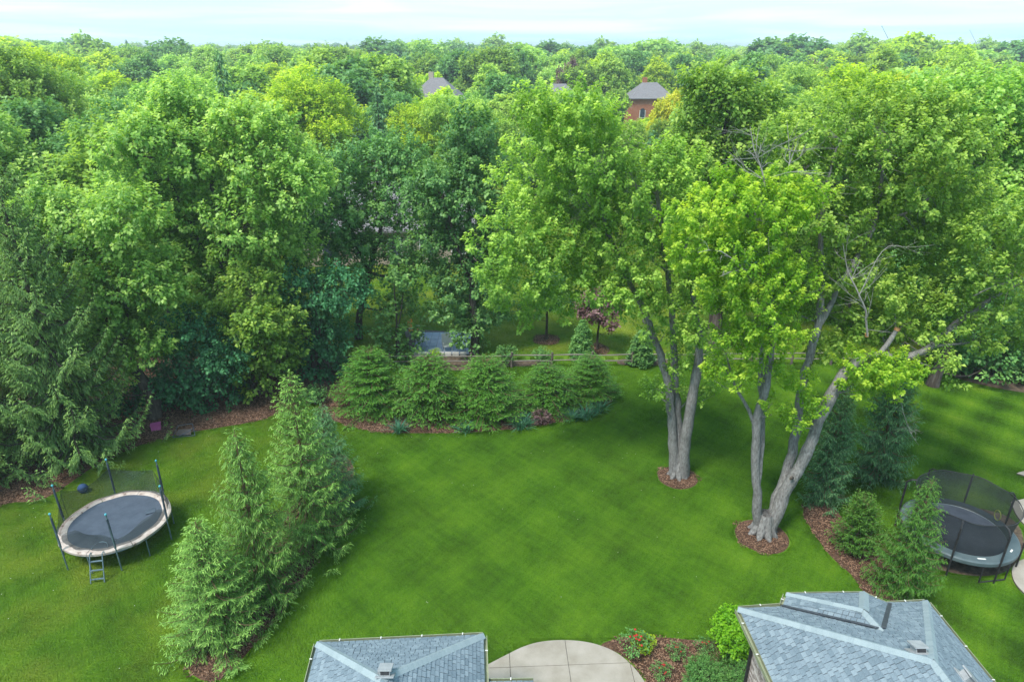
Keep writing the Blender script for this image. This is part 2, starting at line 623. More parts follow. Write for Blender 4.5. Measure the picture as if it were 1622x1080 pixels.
LF['young_spruce'] = foliage('young_spruce_needle', (0.022, 0.072, 0.012), (0.072, 0.162, 0.028), (0.20, 0.335, 0.072), 0.22, vary=0.10, gain=0.80)
LF['hemlock'] = foliage('hemlock_needle', (0.020, 0.078, 0.010), (0.046, 0.132, 0.016), (0.10, 0.21, 0.03), 0.25, vary=0.12, gain=0.8)
LF['dark_spruce'] = foliage('dark_spruce_needle', (0.020, 0.068, 0.026), (0.046, 0.125, 0.050), (0.12, 0.235, 0.09), 0.2, vary=0.12, gain=0.85)
LF['old_spruce'] = foliage('old_spruce_needle', (0.022, 0.052, 0.014), (0.052, 0.105, 0.026), (0.13, 0.20, 0.05), 0.22, vary=0.1, gain=1.1)
LF['boxwood'] = foliage('boxwood_leaf', (0.035, 0.115, 0.022), (0.075, 0.19, 0.045), (0.15, 0.29, 0.08), 0.3, vary=0.05, gain=0.72)
LF['barberry'] = foliage('bright_shrub_leaf', (0.06, 0.20, 0.006), (0.12, 0.30, 0.010), (0.22, 0.42, 0.025), 0.35, vary=0.05, gain=0.72)
LF['lily'] = foliage('lily_leaf', (0.02, 0.085, 0.045), (0.04, 0.14, 0.08), (0.085, 0.21, 0.13), 0.25, vary=0.08, gain=0.7)

# ------------------------------------------------------------------ ground and sheets
def poly_sheet(name, pts, z, mat, mound=0.0, kind='structure'):
    """a smooth-edged ground sheet from an outline; the middle may swell a little"""
    pts = [Vector((p[0], p[1], 0)) for p in pts]
    n = len(pts)
    dense = []
    for i in range(n):
        p0, p1, p2, p3 = pts[i - 1], pts[i], pts[(i + 1) % n], pts[(i + 2) % n]
        for t in (0, 0.25, 0.5, 0.75):
            dense.append(0.5 * ((2 * p1) + (p2 - p0) * t + (2 * p0 - 5 * p1 + 4 * p2 - p3) * t * t + (3 * p1 - p0 - 3 * p2 + p3) * t ** 3))
    bm = bmesh.new()
    vs = [bm.verts.new((p.x, p.y, z)) for p in dense]
    bm.faces.new(vs)
    me = bpy.data.meshes.new(name)
    bmesh.ops.triangulate(bm, faces=bm.faces[:])
    bm.to_mesh(me)
    bm.free()
    me.materials.append(mat)
    o = link(bpy.data.objects.new(name, me))
    o['kind'] = kind
    return o, np.array([(p.x, p.y) for p in dense])


def inside(pts, poly):
    """points (n,2) inside outline (m,2)"""
    x, y = pts[:, 0], pts[:, 1]
    c = np.zeros(len(pts), bool)
    m = len(poly)
    for i in range(m):
        x1, y1 = poly[i]
        x2, y2 = poly[(i + 1) % m]
        cond = (y1 > y) != (y2 > y)
        with np.errstate(divide='ignore', invalid='ignore'):
            xi = (x2 - x1) * (y - y1) / (y2 - y1 if y2 != y1 else 1e-9) + x1
        c ^= cond & (x < xi)
    return c


gm = mesh_np('ground', [(-3200, -120, 0), (3200, -120, 0), (3200, 3200, 0), (-3200, 3200, 0)], [(0, 1, 2, 3)], M['lawn'])
ground = link(bpy.data.objects.new('ground', gm))
ground['kind'] = 'structure'

BEDS = []


def bed(name, px, z=0.012, mat=None, world_pts=None):
    pts = world_pts or [G(*q) for q in px]
    o, poly = poly_sheet(name, pts, z, mat or M['mulch'])
    BEDS.append(poly)
    return o, poly


def circle(c, r, n=20, jig=0.05):
    return [Vector((c[0] + r * (1 + R_.uniform(-jig, jig)) * math.cos(2 * math.pi * i / n), c[1] + r * (1 + R_.uniform(-jig, jig)) * math.sin(2 * math.pi * i / n), 0)) for i in range(n)]


B1 = Vector((7.12, 24.55, 0))
B2 = Vector((9.55, 20.75, 0))
bed('mulch_bed', None, world_pts=circle((7.12, 24.35), 0.83, jig=0.02))
bed('mulch_bed', None, world_pts=circle((9.48, 20.55), 0.98, jig=0.02))
bed('mulch_bed', [(548, 672), (600, 684), (680, 686), (760, 684), (830, 677), (890, 667), (945, 651), (969, 634), (964, 618), (935, 612), (860, 622), (760, 622), (650, 612), (560, 600), (520, 606), (508, 640), (520, 662)])
bed('mulch_bed', [(-160, 860), (0, 800), (70, 790), (150, 738), (205, 712), (262, 692), (330, 680), (400, 668), (440, 655), (470, 640), (520, 632), (540, 590), (420, 560), (200, 570), (-60, 600), (-260, 700)])
bed('mulch_bed', [(300, 1060), (350, 1075), (420, 1000), (448, 968), (505, 880), (545, 800), (560, 740), (530, 720), (480, 780), (400, 900), (320, 1000)])
bed('mulch_bed', [(1272, 812), (1290, 845), (1315, 880), (1348, 910), (1390, 960), (1440, 962), (1432, 915), (1385, 872), (1345, 832), (1312, 798), (1285, 795)])
bed('mulch_bed', [(1428, 835), (1452, 885), (1500, 905), (1560, 912), (1600, 900), (1622, 862), (1600, 820), (1520, 800), (1450, 800)], mat=M['dirt'])
patio_bed, _ = bed('mulch_bed', [(952, 1022), (975, 1012), (1010, 1008), (1060, 1010), (1110, 1014), (1175, 1014), (1260, 1010), (1262, 1120), (1100, 1160), (1010, 1160), (1024, 1080), (1004, 1052), (980, 1034)])
ring3 = G(865, 538)
ring4 = G(946, 553)
bed('mulch_ring', None, world_pts=circle(ring3, 0.85, jig=0.05), mat=M['mulch'])
bed('mulch_ring', None, world_pts=circle(ring4, 0.8, jig=0.05), mat=M['mulch'])
bed('mulch_bed', [(660, 584), (775, 584), (775, 564), (660, 562)], mat=M['dirt'])
bed('mulch_bed', [(780, 580), (830, 580), (870, 578), (870, 570), (830, 571), (780, 572)], mat=M['dirt'])
bed('mulch_bed', [(985, 578), (1050, 578), (1050, 569), (985, 569)], mat=M['dirt'])
bed('mulch_bed', [(1490, 585), (1540, 606), (1622, 622), (1700, 632), (1700, 580), (1560, 570)], mat=M['dirt'])

# ------------------------------------------------------------------ patio and walks: slabs with recessed joints
def clip_poly(poly, a, b, c):
    """keep the side a*x+b*y<=c of a polygon"""
    out = []
    n = len(poly)
    for i in range(n):
        p, q = poly[i], poly[(i + 1) % n]
        fp, fq = a * p[0] + b * p[1] - c, a * q[0] + b * q[1] - c
        if fp <= 0:
            out.append(p)
        if (fp < 0 < fq) or (fq < 0 < fp):
            t = fp / (fp - fq)
            out.append((p[0] + (q[0] - p[0]) * t, p[1] + (q[1] - p[1]) * t))
    return out


def slabs(name, outline, xs, ys, rot, pivot, gap=0.012, z=0.075):
    """concrete of cast slabs divided by straight joints"""
    base = bpy.data.objects.new(name, MB().prism(outline, -0.1, z - 0.035).mesh(name, M['joint']))
    link(base)
    base['kind'] = 'structure'
    c, s = math.cos(rot), math.sin(rot)
    loc = [((p[0] - pivot[0]) * c + (p[1] - pivot[1]) * s, -(p[0] - pivot[0]) * s + (p[1] - pivot[1]) * c) for p in outline]
    xs = [-99] + xs + [99]
    ys = [-99] + ys + [99]
    for i in range(len(xs) - 1):
        for j in range(len(ys) - 1):
            q = clip_poly(loc, -1, 0, -(xs[i] + gap / 2))
            q = clip_poly(q, 1, 0, xs[i + 1] - gap / 2) if len(q) > 2 else q
            q = clip_poly(q, 0, -1, -(ys[j] + gap / 2)) if len(q) > 2 else q
            q = clip_poly(q, 0, 1, ys[j + 1] - gap / 2) if len(q) > 2 else q
            if len(q) < 3:
                continue
            w = [(pivot[0] + x * c - y * s, pivot[1] + x * s + y * c) for x, y in q]
            area = abs(sum(w[k - 1][0] * w[k][1] - w[k][0] * w[k - 1][1] for k in range(len(w)))) / 2
            if area < 0.02:
                continue
            o = MB().prism(w, z - 0.034, z + R_.uniform(-0.003, 0.003)).build('slab', M['concrete'], base)
            md = o.modifiers.new('edge', 'BEVEL')
            md.width = 0.006
            md.segments = 1
            md.limit_method = 'ANGLE'
    return base


def smooth_curve(pts, sub=5):
    out = []
    n = len(pts)
    for i in range(n - 1):
        p0, p1, p2, p3 = pts[max(i - 1, 0)], pts[i], pts[i + 1], pts[min(i + 2, n - 1)]
        for k in range(sub):
            t = k / sub
            out.append(tuple(0.5 * ((2 * p1[j]) + (p2[j] - p0[j]) * t + (2 * p0[j] - 5 * p1[j] + 4 * p2[j] - p3[j]) * t * t + (3 * p1[j] - p0[j] - 3 * p2[j] + p3[j]) * t ** 3) for j in (0, 1)))
    out.append(tuple(pts[-1][:2]))
    return out


pc = smooth_curve([(-0.95, 14.45), (-0.81, 14.63), (-0.21, 15.02), (0.37, 15.36), (0.96, 15.55), (1.75, 15.6), (2.53, 15.47), (3.17, 15.14), (3.57, 14.68), (3.85, 14.13), (4.1, 13.2), (4.5, 12.2)])
patio_outline = list(reversed(pc + [(4.9, 11.0), (4.9, 8.5), (-1.3, 8.5), (-1.3, 13.2)]))
slabs('patio', patio_outline, [-1.2, 0.55, 2.4], [-4.2, -2.4, -0.95], 0.045, (1.1, 15.6))
BEDS.append(np.array(patio_outline))
# a round-ended walk at the right edge and a pad behind the trampoline
w1 = smooth_curve([(20.5, 19.2), (19.0, 19.35), (18.0, 19.0), (17.45, 18.3), (17.35, 17.6), (17.6, 16.8), (18.3, 16.0), (19.4, 15.6), (20.5, 15.4)])
slabs('walkway', list(w1), [0.9], [0.0], 0.25, (18.0, 17.7))
BEDS.append(np.array(w1))
w2 = [(21.9, 24.6), (23.2, 23.6), (26.0, 23.2), (26.0, 25.6), (24.0, 25.4)]
slabs('walkway', w2, [2.0], [], 0.1, (22, 24.5))
BEDS.append(np.array(w2))
w3 = smooth_curve([(20.3, 22.6), (19.9, 21.6), (19.95, 20.7), (20.6, 20.0), (21.7, 19.8), (23.2, 20.2), (23.2, 22.8), (21.7, 23.0)])
slabs('walkway', list(w3), [1.2], [], 0.3, (19.8, 21))
BEDS.append(np.array(w3))

# ------------------------------------------------------------------ the house: two hipped wings
house = thing('house', (3.0, 11.0, 0), 'grey brick house with two hipped blue-grey shingled wings flanking a concrete patio', 'house')
SH = []        # candidates for single shingles: (distance, matrix, mesh key)
SH_REST = MB()
shingle_mesh = {}


def shingle_variant(w, tone):
    key = (w, tone)
    if key not in shingle_mesh:
        e = 0.118
        m = MB()
        hw = w / 2 - 0.007
        vs = [(-hw, 0, 0), (hw, 0, 0), (hw, e, 0), (-hw, e, 0), (-hw, 0, 0.024), (hw, 0, 0.024), (hw, e, 0.005), (-hw, e, 0.005)]
        m.add(vs, [(0, 1, 5, 4), (1, 2, 6, 5), (2, 3, 7, 6), (3, 0, 4, 7), (4, 5, 6, 7)], tone)
        shingle_mesh[key] = m.mesh('shingle', M['shingle'])
    return key


def roof_face(poly, name='roof_slope', rows=True):
    """deck polygon (first edge is the eave, left to right seen from outside) and its courses of shingles"""
    p = [Vector(q) for q in poly]
    u = (p[1] - p[0]).normalized()
    n = u.cross(p[2] - p[0]).normalized()
    v = n.cross(u)
    if v.z < 0:
        n, v = -n, -v
    o = p[0]
    MB().add(p, [tuple(range(len(p)))]).build(name, M['roofdeck'], house)
    loc = [((q - o).dot(u), (q - o).dot(v)) for q in p]
    area = sum(loc[k - 1][0] * loc[k][1] - loc[k][0] * loc[k - 1][1] for k in range(len(loc)))
    ulo, uhi = min(a for a, b in loc), max(a for a, b in loc)
    vhi = max(b for a, b in loc)
    e = 0.114
    flip = u.cross(v).dot(n) < 0
    r = 0
    while r * e < vhi:
        x = ulo - R_.uniform(0, 0.3)
        while x < uhi:
            w = R_.choice((0.12, 0.155, 0.155, 0.20))
            tone = R_.choice((0.2, 0.35, 0.45, 0.52, 0.62, 0.8))
            q = [(x, r * e), (x + w, r * e), (x + w, r * e + e), (x, r * e + e)]
            full = True
            for k in range(len(loc)):
                a, b = loc[k], loc[(k + 1) % len(loc)]
                nx, ny = (b[1] - a[1]), -(b[0] - a[0])
                if area < 0:
                    nx, ny = -nx, -ny
                n0 = len(q)
                q2 = clip_poly(q, nx, ny, nx * a[0] + ny * a[1] + 1e-6)
                if len(q2) != n0 or any((abs(s[0] - t[0]) + abs(s[1] - t[1])) > 1e-6 for s, t in zip(q2, q)):
                    full = False
                q = q2
                if len(q) < 3:
                    break
            if len(q) >= 3:
                lift = R_.choice((0.004, 0.004, 0.010))
                if full and not flip:
                    c = o + u * (x + w / 2) + v * (r * e) + n * lift
                    px, py, dep = proj(c)
                    if 0 < px < 1622 and 0 < py < 1080:
                        view = (Vector((0, 0, H)) - c).normalized().dot(n)
                        Mx = Matrix(((u.x, v.x, n.x, c.x), (u.y, v.y, n.y, c.y), (u.z, v.z, n.z, c.z), (0, 0, 0, 1)))
                        SH.append((-w * view / dep ** 2, Mx, (w, tone)))
                        x += w
                        continue
                top, bot = [], []
                for a, b in q:
                    h = lift + 0.024 - (b - r * e) / 0.118 * 0.019
                    base = o + u * a + v * b
                    bot.append(base + n * 0.001)
                    top.append(base + n * h)
                k = len(q)
                SH_REST.add(bot + top, [tuple(range(k, 2 * k))] + [(i, (i + 1) % k, k + (i + 1) % k, k + i) for i in range(k)], tone)
            x += w
        r += 1


def hip_caps(a, b, na, nb, w=0.12):
    """overlapping bent caps from a (low end) to b; na, nb: normals of the faces either side"""
    a, b = Vector(a), Vector(b)
    d = (b - a).normalized()
    L = (b - a).length
    k = int(L / 0.15)
    sa = (na.cross(d)).normalized()
    if sa.z > 0:
        sa = -sa
    sb = (nb.cross(d)).normalized()
    if sb.z > 0:
        sb = -sb
    up = (na + nb).normalized()
    for i in range(k):
        p = a + d * (L * i / k)
        tone = R_.choice((0.3, 0.42, 0.5, 0.58, 0.7))
        q = p + d * 0.30 if i < k - 1 else b
        lo, hi = 0.046, 0.026
        vs = [p + sa * w + up * lo * 0.8, p + up * (lo + 0.022), p + sb * w + up * lo * 0.8, q + sa * w + up * hi * 0.8, q + up * (hi + 0.022), q + sb * w + up * hi * 0.8]
        m = MB()
        m.add(vs + [v - up * 0.02 for v in vs], [(0, 1, 4, 3), (1, 2, 5, 4), (0, 6, 7, 1), (1, 7, 8, 2), (0, 3, 9, 6), (2, 8, 11, 5)], tone)
        m.build('hip_cap', M['cap'], house)


def nrm(a, b, c):
    n = (Vector(b) - Vector(a)).cross(Vector(c) - Vector(a)).normalized()
    return n if n.z > 0 else -n


def gutter(a, b, outward):
    a, b = Vector(a), Vector(b)
    d = (b - a).normalized()
    o = Vector(outward).normalized()
    m = MB()
    z = -0.05
    m.bar(a + o * 0.105 + Vector((0, 0, z)), b + o * 0.105 + Vector((0, 0, z)), 0.016, 0.10)
    m.bar(a + o * 0.065 + Vector((0, 0, z - 0.06)), b + o * 0.065 + Vector((0, 0, z - 0.06)), 0.10, 0.012)
    m.bar(a + o * 0.008 + Vector((0, 0, z - 0.01)), b + o * 0.008 + Vector((0, 0, z - 0.01)), 0.012, 0.09)
    g = m.build('gutter', M['gutter'], house)
    L = (b - a).length
    k = max(1, int(L / 1.0 + .5))
    for i in range(k):
        p = a + d * (L * (i + 0.5) / k)
        MB().bar(p + o * 0.05 + Vector((0, 0, 0.008)), p + o * 0.118 + Vector((0, 0, 0.008)), 0.024, 0.010).build('gutter_bracket', M['white'], g)


# right wing
EA, EB, AP = Vector((6.18, 13.95, 3.0)), Vector((11.42, 14.20, 3.0)), Vector((8.95, 10.45, 5.05))
back = Vector((0.048, -1, 0)).normalized()
LEN = 7.0
EA2, EB2, AP2 = EA + back * LEN, EB + back * LEN, AP + back * (LEN - 3.6)
roof_face([EB, EA, AP])
roof_face([EA, EA2, AP2, AP])
roof_face([EB2, EB, AP, AP2])
nb_, nl_, nr_ = nrm(EB, EA, AP), nrm(EA, EA2, AP), nrm(EB2, EB, AP)
hip_caps(EA, AP, nb_, nl_)
hip_caps(EB, AP, nb_, nr_)
hip_caps(AP2, AP, nl_, nr_)
# its bay roof
b1, b2, b3, b4 = Vector((7.42, 14.06, 3.0)), Vector((7.68, 14.46, 3.0)), Vector((9.83, 14.50, 3.0)), Vector((10.28, 14.12, 3.0))
bt = Vector((8.83, 12.85, 4.02))
br = Vector((8.95, 12.28, 4.05))
up3 = Vector((0, 0, 0.02))
b1, b2, b3, b4, bt, br = [q + up3 for q in (b1, b2, b3, b4, bt, br)]
roof_face([b3, b2, bt])
roof_face([b2, b1, bt])
roof_face([b1, br, bt])
roof_face([b4, b3, bt])
roof_face([br, b4, bt])
hip_caps(b2, bt, nrm(b3, b2, bt), nrm(b2, b1, bt), 0.10)
hip_caps(b3, bt, nrm(b3, b2, bt), nrm(b4, b3, bt), 0.12)
hip_caps(br + Vector((0, -0.15, 0.01)), bt, nrm(br, b4, bt), nrm(b1, br, bt), 0.12)
for q in (b1, b4):
    d = (br - q).normalized()
    side = d.cross(nb_).normalized() * (0.075 if q is b1 else -0.075)
    s_out = side if side.dot(q - Vector((8.85, 14.2, 3))) > 0 else -side
    MB().bar(q + s_out + nb_ * 0.022, br + s_out + nb_ * 0.022, 0.10, 0.02, up=nb_).build('valley_flashing', M['flashing'], house)
gutter(EA, b1 - up3, (0, 1, 0))
gutter(b1 - up3, b2 - up3, (-0.88, 0.47, 0))
gutter(b2 - up3, b3 - up3, (0, 1, 0))
gutter(b3 - up3, b4 - up3, (0.65, 0.76, 0))
gutter(b4 - up3, EB, (0, 1, 0))
gutter(EA2, EA, (-1, 0, 0))
gutter(EB, EB2, (1, 0, 0))
# left wing
LA, LB, LP = Vector((-4.97, 12.79, 3.0)), Vector((-0.76, 13.05, 3.0)), Vector((-2.84, 10.52, 4.45))
backl = Vector((0.062, -1, 0)).normalized()
LA2, LB2, LP2 = LA + backl * 5.8, LB + backl * 5.8, LP + backl * 3.4
roof_face([LB, LA, LP])
roof_face([LA, LA2, LP2, LP])
roof_face([LB2, LB, LP, LP2])
n1_, n2_, n3_ = nrm(LB, LA, LP), nrm(LA, LA2, LP), nrm(LB2, LB, LP)
hip_caps(LA, LP, n1_, n2_)
hip_caps(LB, LP, n1_, n3_)
hip_caps(LP2, LP, n2_, n3_)
gutter(LA, LB, (0, 1, 0))
gutter(LA2, LA, (-1, 0, 0))
gutter(LB, LB2, (1, 0, 0))
# low porch roof joining the left wing, only its far eave in view
PA, PB = Vector((-0.58, 11.72, 2.9)), Vector((0.52, 11.74, 2.9))
roof_face([PB, PA, PA + Vector((0, -3, 1.2)), PB + Vector((-0.9, -3, 1.2))])
gutter(PA, PB, (0, 1, 0))
# main body closing the court behind the wings
roof_face([Vector((11.8, 7.6, 3.0)), Vector((-5.3, 7.6, 3.0)), Vector((-2.5, 4.0, 5.4)), Vector((9.0, 4.0, 5.4))])
# shingles: the 300 that show largest as parts, the others joined
SH.sort(key=lambda s: s[0])
inv = Matrix.Translation(-off(house))
for i, (k_, Mx, key) in enumerate(SH):
    me = shingle_mesh[shingle_variant(*key)]
    if i < 300:
        o = bpy.data.objects.new('shingle', me)
        COL.objects.link(o)
        o.parent = house
        o.matrix_basis = inv @ Mx
    else:
        w, tone = key
        e, hw = 0.118, key[0] / 2 - 0.007
        vs = [Mx @ Vector(q) for q in [(-hw, 0, 0), (hw, 0, 0), (hw, e, 0), (-hw, e, 0), (-hw, 0, 0.024), (hw, 0, 0.024), (hw, e, 0.005), (-hw, e, 0.005)]]
        SH_REST.add(vs, [(0, 1, 5, 4), (1, 2, 6, 5), (2, 3, 7, 6), (3, 0, 4, 7), (4, 5, 6, 7)], tone)
SH_REST.build('shingle_courses', M['shingle'], house)['kind'] = 'stuff'


def wing_walls(a, b, bk, ln):
    """brick body under one wing, inset from its eaves, with soffit and fascia"""
    r = (b - a).normalized()
    ins = 0.38
    p1, p2 = a + r * ins + bk * ins, b - r * ins + bk * ins
    p3, p4 = p2 + bk * ln, p1 + bk * ln
    MB().prism([(q.x, q.y) for q in (p1, p4, p3, p2)], 0, 2.86).build('wall', M['mortar'], house)
    q = [a + bk * 0.01 + r * 0.01, b + bk * 0.01 - r * 0.01]
    q = [q[0], q[0] + bk * (ln + 0.4), q[1] + bk * (ln + 0.4), q[1]]
    MB().prism([(s.x, s.y) for s in q], 2.865, 2.93).build('soffit', M['white'], house)
    bb = MB()
    for (s, t) in ((p1, p4), (p2, p1), (p3, p2)):
        d = (t - s).normalized()
        o = Vector((0, 0, 1)).cross(d).normalized()
        if o.dot((s + t) / 2 - (p1 + p3) / 2) < 0:
            o = -o
        L = min((t - s).length, 5.5)
        for row in range(37):
            x = 0.0 if row % 2 == 0 else -0.1
            while x < L:
                x0, x1 = max(x, 0.0), min(x + 0.195, L)
                if x1 - x0 > 0.04:
                    c0, c1 = s + d * x0 + o * 0.002 - Vector((0, 0, s.z)), s + d * x1 + o * 0.002 - Vector((0, 0, s.z))
                    z = 0.04 + row * 0.076
                    bb.bar(c0 + Vector((0, 0, z)), c1 + Vector((0, 0, z)), 0.028, 0.064, tone=R_.choice((0.2, 0.35, 0.5, 0.6, 0.8)))
                x += 0.207
    bb.build('brick_courses', M['brick'], house)['kind'] = 'stuff'
    return p1, p2


w1_, w2_ = wing_walls(EA, EB, back, 6.2)
wing_walls(LA, LB, backl, 5.0)
MB().prism([(q.x, q.y) for q in (b1 - Vector((0, 0.5, 0)), b4 - Vector((0, 0.5, 0)), b4 + Vector((-0.3, -0.3, 0)), b3 + Vector((-0.1, -0.35, 0)), b2 + Vector((0.1, -0.35, 0)), b1 + Vector((0.3, -0.3, 0)))], 0, 2.85).build('bay_wall', M['mortar'], house)
dsp = MB()
dsp.tube([EA + Vector((0.02, -0.10, -0.12)), EA + Vector((0.12, -0.22, -0.25)), w1_ + Vector((-0.07, -0.08, -0.45)) * 1.0 - Vector((0, 0, 0.0)), Vector((w1_.x - 0.07, w1_.y - 0.08, 0.15)), Vector((w1_.x - 0.22, w1_.y - 0.05, 0.06))], 0.045, 6)
dsp.build('downspout', M['black'], house)


def roof_vent(c, n, u):
    """square hooded exhaust vent standing on a slope"""
    c, n, u = Vector(c), Vector(n), Vector(u).normalized()
    v = n.cross(u)
    Mx = Matrix((u, v, n)).transposed()
    m = MB()
    m.box(c + n * 0.03, (0.40, 0.40, 0.02), Mx)
    m.box(c + n * 0.10, (0.22, 0.24, 0.13), Mx)
    r = m.build('roof_vent', M['ventgrey'], house)
    t = Matrix.Rotation(math.radians(8), 3, 'X')
    h = MB().box(c + n * 0.185, (0.30, 0.32, 0.035), Mx @ t)
    h.build('hood', M['ventgrey'], r)
    MB().box(c + n * 0.10 - v * 0.125, (0.19, 0.012, 0.08), Mx).build('louvre', M['black'], r)


def on_plane(px, py, p0, n):
    eye = Vector((0, 0, H))
    d = (P(px, py, 30) - eye).normalized()
    return eye + d * ((Vector(p0) - eye).dot(n) / d.dot(n))


roof_vent(on_plane(1455, 1034, EA, nb_), nb_, (1, 0, 0))
roof_vent(on_plane(1527, 1076, EB, nr_), nr_, (0, 1, 0))
roof_vent(on_plane(611, 1070, LA, n1_), n1_, (1, 0, 0))

# ------------------------------------------------------------------ foliage builders
def norm(a):
    return a / np.maximum(np.linalg.norm(a, axis=1, keepdims=True), 1e-9)


def leaf_arrays(Pp, D, Nn, Ln, W, tone, droop=0.12):
    """bent two-triangle leaves"""
    n = len(Pp)
    S = norm(np.cross(D, Nn))
    Nn = np.cross(S, D)
    V = np.empty((n, 4, 3), np.float32)
    Ln = Ln[:, None]
    W = W[:, None]
    V[:, 0] = Pp
    mid = Pp + D * Ln * 0.48
    V[:, 1] = mid + S * W / 2 + Nn * W * 0.18
    V[:, 2] = mid - S * W / 2 + Nn * W * 0.18
    V[:, 3] = Pp + D * Ln
    V[:, 3, 2] -= (Ln * droop)[:, 0]
    base = np.arange(n, dtype=np.int32)[:, None] * 4
    T = np.concatenate([base + np.array([[0, 3, 1]]), base + np.array([[0, 2, 3]])], axis=0)
    return V.reshape(-1, 3), T, np.repeat(tone, 4)


def tubes_np(A, B, ra, rb, k=3):
    """straight tapered k-sided twigs A->B"""
    n = len(A)
    D = norm(B - A)
    ref = np.where(np.abs(D[:, 2:3]) > 0.9, np.array([[1.0, 0, 0]]), np.array([[0, 0, 1.0]]))
    U = norm(np.cross(D, ref))
    W = np.cross(D, U)
    V = np.empty((n, 2 * k, 3), np.float32)
    for j in range(k):
        a = 2 * math.pi * j / k
        o = U * math.cos(a) + W * math.sin(a)
        V[:, j] = A + o * ra[:, None]
        V[:, k + j] = B + o * rb[:, None]
    base = np.arange(n, dtype=np.int32)[:, None] * 2 * k
    T = []
    for j in range(k):
        j2 = (j + 1) % k
        T.append(base + np.array([[j, j2, k + j2]]))
        T.append(base + np.array([[j, k + j2, k + j]]))
    return V.reshape(-1, 3), np.concatenate(T, axis=0)


def path_tubes(paths, k=7):
    """[(points (n,3), radii (n,))] -> V, T"""
    Vs, Ts, n0 = [], [], 0
    for pts, rad in paths:
        pts = np.asarray(pts, float)
        n = len(pts)
        D = np.gradient(pts, axis=0)
        D = norm(D)
        ref = np.array([1.0, 0.13, 0.0])
        U = np.cross(D, ref)
        bad = np.linalg.norm(U, axis=1) < 0.1
        U[bad] = np.cross(D[bad], np.array([0, 1.0, 0.2]))
        U = norm(U)
        W = np.cross(D, U)
        a = np.arange(k) * 2 * math.pi / k
        ring = pts[:, None, :] + (U[:, None, :] * np.cos(a)[None, :, None] + W[:, None, :] * np.sin(a)[None, :, None]) * np.asarray(rad)[:, None, None]
        Vs.append(ring.reshape(-1, 3))
        i = np.arange(n - 1)[:, None] * k
        j = np.arange(k)[None, :]
        j2 = (j + 1) % k
        q = np.stack([i + j, i + j2, i + k + j2, i + k + j], axis=-1).reshape(-1, 4) + n0
        Ts.append(np.concatenate([q[:, [0, 1, 2]], q[:, [0, 2, 3]]]))
        n0 += n * k
    return np.concatenate(Vs), np.concatenate(Ts)


def wobble_path(rng, pts, rad, step=0.45, amp=0.06):
    """resample a polyline smoothly with a little crookedness"""
    pts = np.asarray(pts, float)
    rad = np.asarray(rad, float)
    seg = np.linalg.norm(np.diff(pts, axis=0), axis=1)
    s = np.concatenate([[0], np.cumsum(seg)])
    n = max(3, int(s[-1] / step) + 1)
    t = np.linspace(0, s[-1], n)
    # Catmull-Rom through the points
    out = np.empty((n, 3))
    for a, tt in enumerate(t):
        i = min(max(np.searchsorted(s, tt) - 1, 0), len(pts) - 2)
        f = (tt - s[i]) / max(seg[i], 1e-6)
        p0, p1, p2, p3 = pts[max(i - 1, 0)], pts[i], pts[i + 1], pts[min(i + 2, len(pts) - 1)]
        out[a] = 0.5 * (2 * p1 + (p2 - p0) * f + (2 * p0 - 5 * p1 + 4 * p2 - p3) * f * f + (3 * p1 - p0 - 3 * p2 + p3) * f ** 3)
    r = np.interp(t, s, rad)
    w = rng.normal(0, amp, (n, 3)) * np.minimum(1, r[:, None] / 0.1) * 0.5
    w[0] = 0
    w[-1] = 0
    return out + w, r * (1 + rng.normal(0, 0.04, n))


